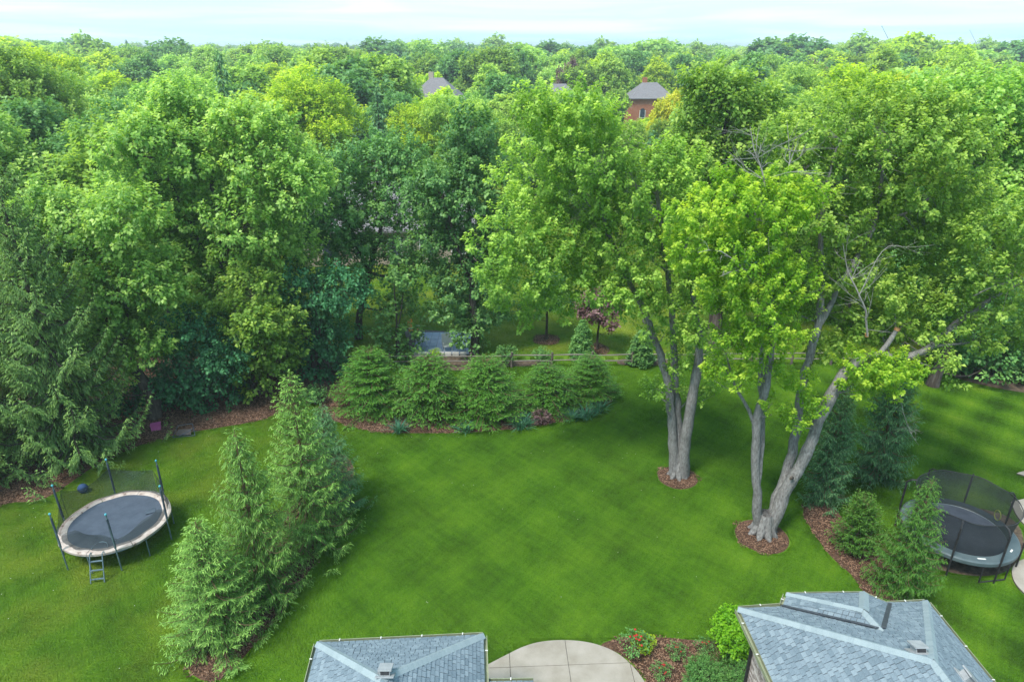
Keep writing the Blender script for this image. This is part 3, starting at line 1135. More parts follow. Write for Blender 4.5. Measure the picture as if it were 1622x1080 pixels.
def broadleaf(rng, stems, lobes, dens=5.0, leaves=18, leaf=0.2, shoot=0.6, up=0.55, sat=0.9, dark=0.0, fill=0.35, twig_r=0.012, width=0.8, hang=0.35, limb_r=0.05, cap=1.0):
    """stems: [(points, radii)]; lobes: (n,4) centres and radii. -> wood (V,T), crown (V,T,tone)"""
    lobes = np.asarray(lobes, float)
    ns_ = int(len(lobes) * sat)
    if ns_ and len(lobes) > 3:
        mid_ = lobes[:, :3].mean(axis=0)
        src = lobes[rng.integers(0, len(lobes), ns_)]
        dirs = norm(norm(src[:, :3] - mid_) * 0.7 + rng.normal(0, 0.5, (ns_, 3)) + np.array([0, 0, -0.05]))
        cs_ = src[:, :3] + dirs * (src[:, 3:4] * rng.uniform(0.95, 1.3, (ns_, 1)))
        lobes = np.concatenate([lobes, np.concatenate([cs_, src[:, 3:4] * rng.uniform(0.3, 0.5, (ns_, 1))], 1)])
    wood = [wobble_path(rng, *s) for s in stems]
    nodes = np.concatenate([w[0] for w in wood])
    nrad = np.concatenate([w[1] for w in wood])
    # limbs from the stems to every lobe
    order = np.argsort([np.min(np.linalg.norm(nodes - l[:3], axis=1)) for l in lobes])
    for li in order:
        c, r = lobes[li, :3], lobes[li, 3]
        d = np.linalg.norm(nodes - c, axis=1) + np.maximum(0, nodes[:, 2] - c[2] + 0.3) * 1.5
        j = int(np.argmin(d))
        a = nodes[j]
        L = np.linalg.norm(c - a)
        if L < 0.3:
            continue
        mid = (a + c) / 2 + np.array([0, 0, -0.08 * L]) + rng.normal(0, 0.06 * L, 3)
        end = c + (c - a) / L * r * 0.35 + np.array([0, 0, 0.3 * r])
        r0 = min(nrad[j] * 0.7, limb_r * (0.5 + L * 0.16))
        wp = wobble_path(rng, [a, mid, c, end], [r0, r0 * 0.75, r0 * 0.5, r0 * 0.2], 0.5, 0.05)
        wood.append(wp)
        nodes = np.concatenate([nodes, wp[0][1:]])
        nrad = np.concatenate([nrad, wp[1][1:]])
    # shoots over the lobes
    SP_, SA, ST = [], [], []
    for li, (cx, cy, cz, r) in enumerate(lobes):
        n = int(4 * math.pi * r * r * dens * cap)
        u = norm(rng.normal(size=(n, 3)))
        ph = rng.uniform(0, 6.28, 6)
        wob = 1 + 0.16 * np.sin(3.1 * u[:, 0] + ph[0]) * np.sin(2.7 * u[:, 1] + ph[1]) + 0.14 * np.sin(5.3 * u[:, 2] + 4 * u[:, 0] + ph[2])
        rr = r * wob * np.where(rng.random(n) < fill, rng.uniform(0.3, 0.85, n), rng.uniform(0.82, 1.05, n))
        p = np.array([cx, cy, cz]) + u * rr[:, None] * np.array([1, 1, 0.85])
        keep = rng.random(n) < np.where(u[:, 2] < -0.35, 0.5, 1.0)
        dd = np.linalg.norm(p[:, None, :] - lobes[None, :, :3], axis=2) / lobes[None, :, 3]
        dd[:, li] = 9
        keep &= (dd.min(axis=1) > 0.62) | (rng.random(n) < 0.18)
        p, u = p[keep], u[keep]
        a = norm(u * 0.75 + np.array([0, 0, up]) + rng.normal(0, 0.28, p.shape))
        SP_.append(p)
        SA.append(a)
        ST.append(np.full(len(p), rng.normal(0, 0.07)) + rng.normal(0, 0.07, len(p)))
    SP_, SA, ST = np.concatenate(SP_), np.concatenate(SA), np.concatenate(ST)
    n = len(SP_)
    # twigs to the nearest wood
    near = np.empty(n, int)
    for s in range(0, n, 2000):
        d = np.linalg.norm(SP_[s:s + 2000, None, :] - nodes[None, :, :], axis=2)
        near[s:s + 2000] = np.argmin(d, axis=1)
    A = nodes[near]
    tw = rng.random(n) < 0.8
    rad = np.minimum(nrad[near][tw] * 0.5, twig_r)
    Lsh = shoot * rng.uniform(0.7, 1.25, n)
    Bt = SP_ + SA * Lsh[:, None] * 0.7
    V1, T1 = path_tubes([w for w in wood], 7)
    V2, T2 = tubes_np(A[tw], SP_[tw], rad, rad * 0.6)
    V3, T3 = tubes_np(SP_[tw], Bt[tw], rad * 0.6, rad * 0.25)
    Vw = np.concatenate([V1, V2, V3])
    Tw = np.concatenate([T1, T2 + len(V1), T3 + len(V1) + len(V2)])
    # leaves round each shoot
    k = leaves
    t = (np.arange(k) + rng.random((n, k))) / k
    phi = np.arange(k) * 2.4 + rng.uniform(0, 6.28, (n, 1)) + rng.normal(0, 0.4, (n, k))
    ref = np.where(np.abs(SA[:, 2:3]) > 0.9, np.array([[1.0, 0, 0]]), np.array([[0, 0, 1.0]]))
    U = norm(np.cross(SA, ref))
    W = np.cross(SA, U)
    rad3 = U[:, None, :] * np.cos(phi)[..., None] + W[:, None, :] * np.sin(phi)[..., None]
    base = SP_[:, None, :] + SA[:, None, :] * (t * Lsh[:, None])[..., None] + rad3 * (shoot * 0.16 * (1.15 - t))[..., None]
    D = rad3 * 0.85 + SA[:, None, :] * (0.15 + 0.6 * t ** 2)[..., None] + rng.normal(0, 0.22, (n, k, 3))
    D[..., 2] -= hang * (1.2 - t) * rng.uniform(0.3, 1.3, (n, k))
    Nn = SA[:, None, :] * 0.6 + np.array([0, 0, 0.75]) + rng.normal(0, 0.3, (n, k, 3))
    base, D, Nn = base.reshape(-1, 3), norm(D.reshape(-1, 3)), Nn.reshape(-1, 3)
    Ln = leaf * rng.uniform(0.7, 1.25, n * k)
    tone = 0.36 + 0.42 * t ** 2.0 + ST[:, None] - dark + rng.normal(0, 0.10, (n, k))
    Vl, Tl, tn = leaf_arrays(base, D, Nn, Ln, Ln * width, np.clip(tone.ravel(), 0, 1), 0.15)
    return (Vw, Tw), (Vl, Tl, tn)


def make_tree(name, loc, wood, crown, bark, leafmat, label, cat='tree', group=None):
    """a tree as a thing: trunk with its limbs, crown"""
    loc = np.asarray(loc, float)
    t = thing(name, loc, label, cat, group)
    link(bpy.data.objects.new('trunk', mesh_np('trunk', wood[0] - loc, wood[1], bark, smooth=True)), t)
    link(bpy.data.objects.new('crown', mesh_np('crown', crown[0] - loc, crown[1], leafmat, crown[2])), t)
    return t


def px_path(pts, rads):
    """stem through points (px, py, Y)"""
    return [tuple(P(*q)) for q in pts], [r * 0.86 for r in rads]


def px_lobes(lst, Y=None, drop=0.38):
    """lobes (px, py, radius[, Y]) of a crown; set down a little, since the shoots stand above them"""
    out = []
    for q in lst:
        p = P(q[0], q[1], Y + RNG.uniform(-0.9, 0.9)) if len(q) == 3 else P(*q[:2], q[3])
        out.append((p.x, p.y, p.z - drop * q[2], q[2]))
    return out


def spruce(rng, Ht, Rb, gap=0.28, per=6, sub=0.06, strip=(0.15, 0.05), hang=0.25, tip_up=0.35, sag=0.25, dens=1.0, taper=0.85, lat=0.42, light=0.0, bare=0.03, elow=-12, etop=48, latmax=0.55):
    """a conifer: whorled branches, side branchlets, needle sprays. -> wood, crown"""
    bA, bB, bR0, bR1 = [], [], [], []
    SPs, SDs, SNs, STn, SL = [], [], [], [], []
    hs = []
    h = Ht * bare + 0.1
    while h < Ht * 0.975:
        hs.append(h)
        h += gap * (0.65 + 0.5 * (1 - h / Ht))
    UP = np.array([0, 0, 1.0])
    for h in hs:
        f = h / Ht
        m = per if f < 0.9 else max(3, per - 2)
        a0 = rng.uniform(0, 6.28)
        for b in range(m):
            az = a0 + b * 6.283 / m + rng.normal(0, 0.22)
            L = Rb * ((1 - f) ** taper) * rng.uniform(0.74, 1.14) + 0.10
            e = math.radians(elow + (etop - elow) * f ** 1.5 + rng.normal(0, 6))
            out = np.array([math.cos(az), math.sin(az), 0])
            s = np.linspace(0, 1, 7)
            hh = h + rng.uniform(-0.12, 0.12) * gap * 2
            pts = np.array([0, 0, hh]) + out * (L * s * math.cos(e))[:, None] + UP * (L * s * math.sin(e) - sag * L * np.sin(s * 2.6) * (1 - f) + tip_up * L * s ** 3 * (1 - 0.6 * f))[:, None]
            side = np.cross(UP, out)
            bend = rng.normal(0, 0.05) * L
            pts += side * (bend * s ** 2)[:, None]
            r0 = 0.010 + 0.012 * L
            bA.append(pts[:-1]); bB.append(pts[1:])
            rr = r0 * (1 - 0.85 * s)
            bR0.append(rr[:-1]); bR1.append(rr[1:])
            # branchlets
            nb = max(4, int(L / 0.085 * dens))
            sj = np.linspace(0.10, 1.0, nb) ** 0.9
            bp = np.stack([np.interp(sj, s, pts[:, i]) for i in range(3)], axis=1)
            bd = np.stack([np.interp(sj, s, np.gradient(pts[:, i])) for i in range(3)], axis=1)
            bd = norm(bd)
            sg = np.where(np.arange(nb) % 2 == 0, 1.0, -1.0)
            ll = np.minimum(lat * L * (1 - sj) ** 0.75 + 0.10, latmax) * rng.uniform(0.7, 1.2, nb)
            ld = norm(side * (sg * rng.uniform(0.5, 0.95, nb))[:, None] + bd * 0.62 - UP * (hang * rng.uniform(0.6, 1.5, nb))[:, None] + rng.normal(0, 0.10, (nb, 3)))
            # needle strips along each branchlet and its tip
            ns = max(3, int(latmax / sub))
            tt = (np.arange(ns) + 0.5) / ns
            for k in range(nb):
                nk = max(2, int(ll[k] / sub))
                t = (np.arange(nk) + rng.random(nk)) / nk
                q = bp[k] + ld[k] * (t * ll[k])[:, None]
                q[:, 2] -= hang * 0.35 * ll[k] * t ** 2
                sd = np.cross(ld[k], UP)
                zz = np.where(np.arange(nk) % 2 == 0, 1.0, -1.0)
                dd = ld[k] * 0.75 + sd * (zz * rng.uniform(0.25, 0.7, nk))[:, None] - UP * (hang * 0.8) + rng.normal(0, 0.16, (nk, 3))
                SPs.append(q); SDs.append(dd)
                SNs.append(np.tile(UP, (nk, 1)) + rng.normal(0, 0.35, (nk, 3)))
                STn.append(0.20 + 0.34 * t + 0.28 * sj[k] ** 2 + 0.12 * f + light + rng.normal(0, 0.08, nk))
                SL.append(rng.uniform(0.75, 1.25, nk))
    # leader
    n = 26
    q = np.zeros((n, 3)); q[:, 2] = np.linspace(Ht * 0.93, Ht, n)
    a = rng.uniform(0, 6.28, n)
    SPs.append(q); SDs.append(np.stack([np.cos(a) * 0.7, np.sin(a) * 0.7, np.full(n, 0.9)], 1)); SNs.append(np.tile(UP, (n, 1)) + rng.normal(0, 0.4, (n, 3)))
    STn.append(np.full(n, 0.75)); SL.append(np.full(n, 0.9))
    Pp, D, Nn = np.concatenate(SPs), norm(np.concatenate(SDs)), np.concatenate(SNs)
    tn, sl = np.clip(np.concatenate(STn), 0, 1), np.concatenate(SL)
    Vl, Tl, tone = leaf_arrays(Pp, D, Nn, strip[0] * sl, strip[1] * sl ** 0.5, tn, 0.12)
    A, B, r0, r1 = np.concatenate(bA), np.concatenate(bB), np.concatenate(bR0), np.concatenate(bR1)
    V2, T2 = tubes_np(A, B, r0, r1)
    tp = np.array([(0, 0, 0), (0.02, 0, Ht * 0.3), (-0.02, 0.02, Ht * 0.7), (0, 0, Ht)])
    V1, T1 = path_tubes([wobble_path(rng, tp, [0.018 * Ht + 0.02, 0.014 * Ht, 0.007 * Ht, 0.006], 0.5, 0.01)], 7)
    return (np.concatenate([V1, V2]), np.concatenate([T1, T2 + len(V1)])), (Vl, Tl, tone)


def proto_mesh(tree, bark, leafmat):
    wood, crown = tree
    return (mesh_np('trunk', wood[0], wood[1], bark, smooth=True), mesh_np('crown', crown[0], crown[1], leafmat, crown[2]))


def plant(name, meshes, loc, rot, scale, label, cat='tree', group=None, leafmat=None, bark=None):
    t = thing(name, loc, label, cat, group)
    t.rotation_euler = (0, 0, rot)
    t.scale = scale
    for nm, me in zip(('trunk', 'crown'), meshes):
        o = bpy.data.objects.new(nm, me)
        COL.objects.link(o)
        o.parent = t
        if nm == 'crown' and leafmat is not None:
            set_mat(o, leafmat)
        if nm == 'trunk' and bark is not None:
            set_mat(o, bark)
    return t


def z_at(px, py, x, y):
    """height at which a vertical over (x, y) meets image row py"""
    yd = py - 540
    return H + (-F * SP - yd * CP) / (F * CP - yd * SP) * y


# ------------------------------------------------------------------ the two ringed maples
def maples():
    rng = np.random.default_rng(21)
    # twin-stem maple in the farther ring
    y = 24.5
    base = tuple(P(1073, 752, y))
    st = [
        px_path([(1070, 760, y), (1067, 705, y), (1062, 650, y), (1056, 595, y + .2), (1042, 550, y + .4), (1018, 485, y + .5), (985, 420, y + .3), (950, 330, y), (930, 260, y)], [.34, .24, .21, .19, .17, .14, .11, .07, .03]),
        px_path([(1074, 760, y), (1076, 705, y + .1), (1071, 620, y + .3), (1067, 560, y + .4), (1063, 480, y + .5), (1052, 400, y + .3), (1040, 300, y), (1030, 230, y)], [.36, .22, .18, .16, .14, .11, .07, .03]),
        px_path([(1080, 760, y), (1086, 700, y - .1), (1094, 640, y - .2), (1104, 590, y - .2), (1108, 540, y - .2), (1098, 470, y), (1085, 380, y), (1090, 310, y)], [.38, .28, .25, .22, .18, .13, .08, .03]),
    ]
    lob = px_lobes([(832, 335, 1.5), (855, 255, 1.5), (905, 205, 1.5), (822, 425, 1.1), (880, 390, 1.3), (930, 295, 1.6), (950, 235, 1.3), (985, 365, 1.5), (1000, 290, 1.6), (1040, 400, 1.3), (1050, 310, 1.5), (1012, 275, 1.2), (935, 455, 0.9), (1080, 480, 0.8), (1102, 430, 1.0), (1060, 272, 1.0), (800, 468, .65), (842, 490, .55), (880, 465, .8), (930, 415, 1.0), (1000, 440, .9), (1098, 520, .55), (1050, 530, .45), (790, 400, .7), (1010, 470, .7), (1085, 560, .5), (1045, 615, .42), (1120, 560, .65), (1100, 615, .4), (1130, 610, .5), (1070, 580, .35), (1055, 650, .2), (875, 180, .9), (935, 180, .9)], y)
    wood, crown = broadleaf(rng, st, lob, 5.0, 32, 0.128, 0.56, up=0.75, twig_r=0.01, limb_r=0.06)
    # root flare
    fl = []
    for k in range(7):
        a = k * 0.9 + 0.2
        d = np.array([math.cos(a), math.sin(a), 0])
        b = np.array([base[0], base[1], 0])
        fl.append((np.array([b + d * 0.46 + (0, 0, -0.05), b + d * 0.28 + (0, 0, 0.10), b + d * 0.14 + (0, 0, 0.42), b + d * 0.1 + (0, 0, 0.9)]), np.array([.04, .13, .16, .12])))
    V, T = path_tubes(fl, 7)
    wood = (np.concatenate([wood[0], V]), np.concatenate([wood[1], T + len(wood[0])]))
    make_tree('maple_tree', (base[0], base[1], 0), wood, crown, M['bark'], LF['maple'], 'upright silver-barked maple with clustered stems, rising from the farther mulch ring')

    # leaning multi-stem maple in the nearer ring
    y = 20.75
    base = tuple(P(1208, 842, y))
    st = [
        px_path([(1203, 855, y), (1198, 800, y), (1197, 750, y), (1196, 690, y), (1200, 655, y), (1212, 615, y - .1), (1220, 575, y - .2), (1223, 540, y - .3), (1224, 470, y - .5), (1205, 400, y - .6), (1195, 330, y - .6)], [.28, .20, .185, .18, .175, .15, .135, .12, .09, .06, .025]),
        px_path([(1197, 690, y), (1190, 660, y + .1), (1178, 635, y + .2), (1164, 612, y + .2), (1150, 560, y)], [.09, .08, .07, .055, .025]),
        px_path([(1198, 780, y), (1207, 700, y + .3), (1206, 640, y + .6), (1205, 570, y + .8), (1212, 500, y + 1), (1240, 420, y + 1)], [.13, .12, .11, .10, .08, .03]),
        px_path([(1214, 855, y), (1228, 800, y + .2), (1246, 745, y + .5), (1262, 680, y + .8), (1268, 630, y + 1), (1280, 575, y + 1.2), (1298, 510, y + 1.4), (1303, 450, y + 1.5), (1300, 380, y + 1.6), (1310, 290, y + 1.5), (1330, 220, y + 1.4)], [.30, .235, .215, .20, .185, .175, .165, .12, .10, .06, .025]),
        px_path([(1300, 512, y + 1.4), (1322, 470, y + 1.6), (1345, 425, y + 1.8), (1375, 375, y + 2), (1392, 330, y + 2.2), (1398, 270, y + 2.2), (1420, 200, y + 2.2)], [.13, .12, .115, .10, .085, .06, .025]),
        px_path([(1210, 855, y), (1228, 815, y), (1250, 770, y), (1283, 705, y), (1306, 648, y), (1330, 605, y + .1), (1352, 575, y + .3), (1395, 560, y + .5), (1432, 568, y + .6), (1475, 548, y + .7), (1505, 520, y + .7), (1545, 492, y + .7), (1580, 465, y + .7), (1640, 440, y + .6)], [.36, .28, .25, .225, .215, .20, .17, .15, .14, .125, .10, .085, .07, .03]),
        px_path([(1392, 562, y + .5), (1404, 550, y + .5), (1420, 523, y + .6)], [.11, .10, .095]),
        px_path([(1478, 547, y + .7), (1510, 545, y + .8), (1560, 540, y + 1)], [.06, .05, .02]),
        px_path([(1385, 350, y + 2.1), (1430, 340, y + 2.2), (1490, 300, y + 2.2), (1530, 250, y + 2)], [.07, .06, .045, .02]),
    ]
    lob = px_lobes([(1190, 325, 1.15, y - .6), (1140, 330, 1.0, y - .3), (1240, 325, 1.0, y - .3), (1180, 395, 1.15, y - .8), (1205, 460, 1.05, y - .8), (1245, 435, .9, y - .6), (1150, 445, .8, y - .4), (1170, 525, .65, y - .4), (1235, 520, .75, y - .7), (1205, 575, .45, y - .4), (1262, 600, .45, y - .2), (1262, 660, .32, y - .3), (1220, 640, .3, y - .3), (1150, 580, .45, y - .2), (1180, 600, .35, y - .3), (1290, 640, .3, y - .3), (1100, 380, .8, y),
                    (1372, 575, .75, y - .3), (1412, 580, .7, y - .2), (1445, 588, .4, y - .1), (1345, 610, .38, y - .3), (1395, 620, .4, y - .2)], y)
    woodA, crownA = broadleaf(np.random.default_rng(5), [st[0], st[1], st[5]], lob, 7.2, 38, 0.108, 0.44, up=0.75, twig_r=0.01, limb_r=0.045)
    lob2 = px_lobes([(1330, 250, 1.5), (1400, 220, 1.6), (1455, 285, 1.5), (1480, 205, 1.4), (1390, 320, 1.5), (1300, 330, 1.4), (1320, 420, 1.3), (1440, 370, 1.4), (1505, 260, 1.4), (1380, 165, 1.3), (1340, 480, .8), (1460, 435, 1.1), (1405, 450, 1.0), (1440, 505, .8), (1280, 250, 1.2), (1500, 350, 1.2), (1525, 205, 1.0), (1455, 160, 1.0), (1330, 540, .65), (1295, 465, .8), (1285, 555, .4), (1360, 510, .75), (1285, 410, .9), (1400, 520, .6), (1350, 370, 1.1)], y + 2.2) + \
        px_lobes([(1490, 500, .8), (1525, 470, 1.0), (1545, 525, .7), (1590, 500, .95), (1605, 430, 1.1), (1560, 410, 1.0), (1620, 360, 1.1), (1580, 340, 1.0), (1500, 570, .4)], y + .7)
    woodB, crownB = broadleaf(np.random.default_rng(6), st[2:5] + st[5:], lob2, 4.8, 30, 0.13, 0.54, up=0.75, twig_r=0.01, limb_r=0.05)
    fl = []
    for k in range(8):
        a = k * 0.8 + 0.1
        d = np.array([math.cos(a), math.sin(a), 0])
        b = np.array([base[0], base[1], 0])
        fl.append((np.array([b + d * 0.58 + (0, 0, -0.05), b + d * 0.36 + (0, 0, 0.10), b + d * 0.2 + (0, 0, 0.40), b + d * 0.12 + (0.02, 0, 0.9)]), np.array([.05, .15, .20, .16])))
    V, T = path_tubes(fl, 7)
    W = [woodA, woodB, (V, T)]
    n0, Vs, Ts = 0, [], []
    for v, t in W:
        Vs.append(v); Ts.append(t + n0); n0 += len(v)
    loc = np.array([base[0], base[1], 0])
    t = make_tree('maple_tree', loc, (np.concatenate(Vs), np.concatenate(Ts)), crownB, M['bark'], LF['maple'], 'leaning silver-barked maple with spreading forked stems, rising from the nearer mulch ring')
    low = link(bpy.data.objects.new('lower_crown', mesh_np('crown', crownA[0] - loc, crownA[1], LF['lime'], crownA[2])), t)
    low['label'] = 'lime green new growth on the near stems'
    # cut ends and a knot hole
    for a, b, r in (((1420, 523, y + .6), (1422, 519, y + .6), .098), ((1373, 533, y), (1373, 528, y), .06), ((1224, 539, y - .42), (1225, 536, y - .42), .06)):
        MB().tube([P(*a), P(*b)], r, 8).build('cut_limb_end', M['cut'], t)
    pk = P(1254, 757, y - 0.27)
    MB().sphere(pk, 0.085, 1, .5, 1).build('knot_hole', M['bark_dark'], t)

    # bare dead limbs
    def dead(path, rad, seed, n=14, ln=0.9):
        rg = np.random.default_rng(seed)
        main = wobble_path(rg, *px_path(path, [q * .72 for q in rad]), 0.3, 0.05)
        paths = [main]
        for _ in range(n):
            i = rg.integers(1, len(main[0]) - 1)
            a = main[0][i]
            d = rg.normal(0, 1, 3)
            d[2] = abs(d[2]) * 0.9
            d /= np.linalg.norm(d)
            L = ln * rg.uniform(0.4, 1.2)
            b = a + d * L * 0.5 + rg.normal(0, .06, 3)
            c = a + d * L + rg.normal(0, .12, 3)
            r = min(main[1][i] * 0.5, 0.011)
            paths.append(wobble_path(rg, [a, b, c], [r, r * .7, r * .3], 0.15, 0.02))
            for _ in range(2):
                e = c + rg.normal(0, .25, 3) * L
                paths.append(wobble_path(rg, [b, (b + e) / 2 + rg.normal(0, .04, 3), e], [r * .6, r * .45, r * .2], 0.15, 0.02))
        V, T = path_tubes(paths, 5)
        o = link(bpy.data.objects.new('dead_branch', mesh_np('dead_branch', V - loc, T, M['deadwood'], smooth=True)), t)
        o['label'] = 'bare grey dead limb'

    dead([(1374, 532, y - .2), (1370, 490, y - .2), (1355, 455, y - .2), (1343, 430, y), (1335, 385, y)], [.06, .055, .045, .035, .012], 3, 16, 1.1)
    dead([(1212, 300, y - .8), (1206, 265, y - .7), (1195, 240, y - .6), (1188, 200, y - .5)], [.05, .04, .03, .012], 4, 16, 1.2)
    dead([(1245, 295, y + .8), (1252, 255, y + .8), (1265, 225, y + .9)], [.045, .035, .012], 8, 14, 1.2)
    dead([(1180, 428, y - 1.6), (1160, 410, y - 1.7), (1135, 396, y - 1.8), (1105, 400, y - 1.8)], [.035, .03, .022, .008], 9, 4, .5)
    dead([(1185, 426, y - 1.5), (1160, 430, y - 1.7), (1140, 438, y - 1.8)], [.035, .028, .01], 10, 3, .4)
    dead([(1425, 600, y - .2), (1428, 640, y - .4), (1440, 680, y - .5), (1455, 705, y - .5)], [.025, .02, .014, .006], 12, 12, .8)
    dead([(1360, 470, y - .5), (1400, 395, y - .2), (1440, 392, y), (1480, 388, y)], [.02, .018, .014, .006], 13, 8, .6)
    dead([(1540, 470, y + .2), (1580, 452, y), (1625, 445, y)], [.04, .03, .01], 14, 6, .6)


maples()

# ------------------------------------------------------------------ the near belt of large trees
def big(name, label, Y, base_px, top_px, lobes, mat, bark='bark_dark', r0=0.3, seed=1, cat='tree', lean=None, **kw):
    rng = np.random.default_rng(seed)
    lob = px_lobes(lobes, Y)
    bx = P(base_px, 600, Y)[0]
    c = np.mean(np.array(lob)[:, :3], axis=0)
    top = max(q[2] for q in lob)
    b = np.array([bx, Y, 0.0])
    stems = [([b, b + (0.1, 0, 1.2), (b + c) / 2 * (1, 1, 0) + (0, 0, max(1.6, c[2] * 0.6)), c, (c[0], c[1], top)], [r0 * 1.25, r0, r0 * 0.8, r0 * 0.5, 0.03])]
    lw = sorted(lob, key=lambda q: q[0])
    for q in (lw[len(lw) // 5], lw[-1 - len(lw) // 5]):
        q = np.array(q[:3])
        s = np.array(stems[0][0][2])
        stems.append(([s, (s + q) / 2 + (0, 0, -0.3), q], [r0 * 0.5, r0 * 0.38, r0 * 0.15]))
    wood, crown = broadleaf(rng, stems, lob, **kw)
    return make_tree(name, b, wood, crown, M[bark], LF[mat], label, cat)


big('maple_tree', 'large bright green maple, the tallest crown above the mulch bed and its dark shrubs', 34.5, 365, 165,
    [(340, 205, 2.1), (260, 235, 2.0), (425, 235, 2.0), (470, 285, 1.6), (300, 310, 2.2), (215, 305, 1.9), (390, 330, 2.1), (330, 400, 2.0), (440, 375, 1.7), (250, 385, 1.9), (290, 460, 1.6), (360, 465, 1.5), (410, 430, 1.4), (300, 190, 1.4), (390, 185, 1.5), (230, 200, 1.2)],
    'silver', seed=31, dens=5.2, leaves=22, leaf=0.19, shoot=0.75, up=0.85, limb_r=0.07)
big('maple_tree', 'glossy pale green maple beside the old spruce at the left, lower than its neighbour', 29.5, 230, 290,
    [(110, 335, 1.6), (70, 390, 1.4), (160, 355, 1.7), (130, 440, 1.6), (195, 425, 1.6), (95, 475, 1.2), (150, 505, 1.4), (215, 490, 1.2), (115, 560, .8), (180, 560, .8), (245, 440, 1.1), (60, 330, 1.1), (200, 330, 1.2), (100, 530, .8), (180, 590, .7), (235, 540, .9), (140, 600, .6)],
    'silver', seed=32, dens=5.6, leaves=22, leaf=0.175, shoot=0.65, up=0.7, limb_r=0.06)
big('hornbeam_tree', 'dark blue-green weeping tree drooping over the mulch bed left of the foreground spruces', 30.6, 300, 470,
    [(300, 510, 1.4), (285, 580, 1.3), (335, 590, 1.1), (255, 600, .8), (350, 550, 1.0), (300, 645, .75), (365, 615, .55), (330, 650, .5), (265, 645, .5), (215, 610, .8), (225, 650, .6), (190, 640, .6), (380, 650, .5)],
    'blue', seed=33, dens=7, leaves=20, leaf=0.15, shoot=0.7, up=-0.35, hang=0.7, limb_r=0.04)
big('understorey_tree', 'olive green bushy tree between the two dark weeping trees', 32, 400, 440,
    [(400, 515, 1.4), (440, 495, 1.2), (375, 560, 1.1), (430, 565, 1.0), (350, 500, .9), (412, 450, 1.1), (400, 600, .7), (455, 540, .8)],
    'green', seed=34, dens=5.5, leaves=15, leaf=0.2, shoot=0.6, limb_r=0.04)
big('hornbeam_tree', 'dark blue-green weeping tree behind the top of the tallest foreground spruce', 34.5, 500, 400,
    [(500, 450, 1.4), (480, 515, 1.3), (522, 525, 1.2), (490, 575, .9), (530, 580, .75), (460, 430, 1.1), (545, 450, 1.0)],
    'blue', seed=35, dens=6.5, leaves=20, leaf=0.16, shoot=0.7, up=-0.3, hang=0.7, limb_r=0.04)
big('elm_tree', 'dark green elm with a forked leaning trunk, left of the tall narrow tree', 39.5, 575, 250,
    [(520, 335, 1.8), (580, 310, 1.8), (640, 300, 1.8), (560, 385, 1.6), (620, 395, 1.6), (480, 350, 1.5), (685, 345, 1.3), (600, 245, 1.6), (665, 420, 1.0), (530, 280, 1.5), (640, 240, 1.3), (560, 440, .8), (640, 470, .7), (700, 290, 1.2)],
    'deep', seed=36, dens=4.6, leaves=21, leaf=0.19, shoot=0.75, limb_r=0.07, r0=0.22)
big('slender_tree', 'slim leafy tree standing just behind the second evergreen of the island bed', 36.5, 632, 430,
    [(630, 480, .8), (615, 520, .7), (650, 530, .7), (632, 560, .6), (640, 440, .7), (600, 480, .6)],
    'deep', seed=37, dens=4.0, leaves=13, leaf=0.22, shoot=0.6, limb_r=0.03, r0=0.1)
big('linden_tree', 'tall narrow dark green tree rising behind the middle evergreen of the island bed', 37, 752, 200,
    [(740, 235, 1.4), (742, 305, 1.6), (705, 365, 1.4), (772, 375, 1.4), (740, 430, 1.6), (712, 475, 1.1), (768, 485, 1.1), (740, 525, .9), (778, 285, 1.2), (798, 335, .9), (700, 290, 1.3), (745, 190, 1.0), (685, 420, .8), (795, 430, .7)],
    'deep', seed=38, dens=5.2, leaves=20, leaf=0.19, shoot=0.7, limb_r=0.05, r0=0.26, hang=0.5)
big('maple_tree', 'tall dark-trunked maple behind the fence, seen between the two ringed maples', 37.5, 1120, 90,
    [(1150, 156, 1.2), (1112, 166, 1.0), (1178, 211, 1.4), (1122, 241, 1.5), (1208, 186, 1.1), (1105, 267, 1.3), (1150, 292, 1.6), (1100, 342, 1.4), (1220, 242, 1.3), (1100, 211, .9), (1180, 136, .7), (1130, 126, .7), (1100, 136, .6), (1200, 312, 1.3), (1120, 412, 1.2), (1150, 462, 1.0)],
    'maple', seed=39, dens=5, leaves=17, leaf=0.23, shoot=0.85, up=1.0, limb_r=0.07, r0=0.42)
big('maple_tree', 'broad bright green maple crown at the right edge, behind the dark hedge', 34.5, 1590, 100,
    [(1500, 176, 1.5), (1560, 201, 1.7), (1605, 151, 1.5), (1580, 252, 1.7), (1525, 267, 1.5), (1620, 231, 1.7), (1650, 302, 1.7), (1545, 146, 1.2), (1600, 322, 1.5), (1480, 221, 1.1), (1640, 176, 1.5), (1560, 332, 1.3), (1470, 156, 1.0)],
    'silver', seed=40, dens=5, leaves=17, leaf=0.23, shoot=0.8, up=0.9, limb_r=0.07)
big('understorey_tree', 'dark leafy tree behind the limb of the leaning maple, above the right-hand hedge', 33, 1480, 400,
    [(1480, 430, 1.2), (1520, 410, 1.2), (1450, 470, 1.0), (1560, 440, 1.1), (1420, 420, 1.0), (1500, 500, .9), (1590, 480, 1.1), (1540, 520, .9), (1620, 520, 1.0), (1580, 560, .8)],
    'deep', seed=41, dens=4.8, leaves=14, leaf=0.22, shoot=0.65, limb_r=0.04)

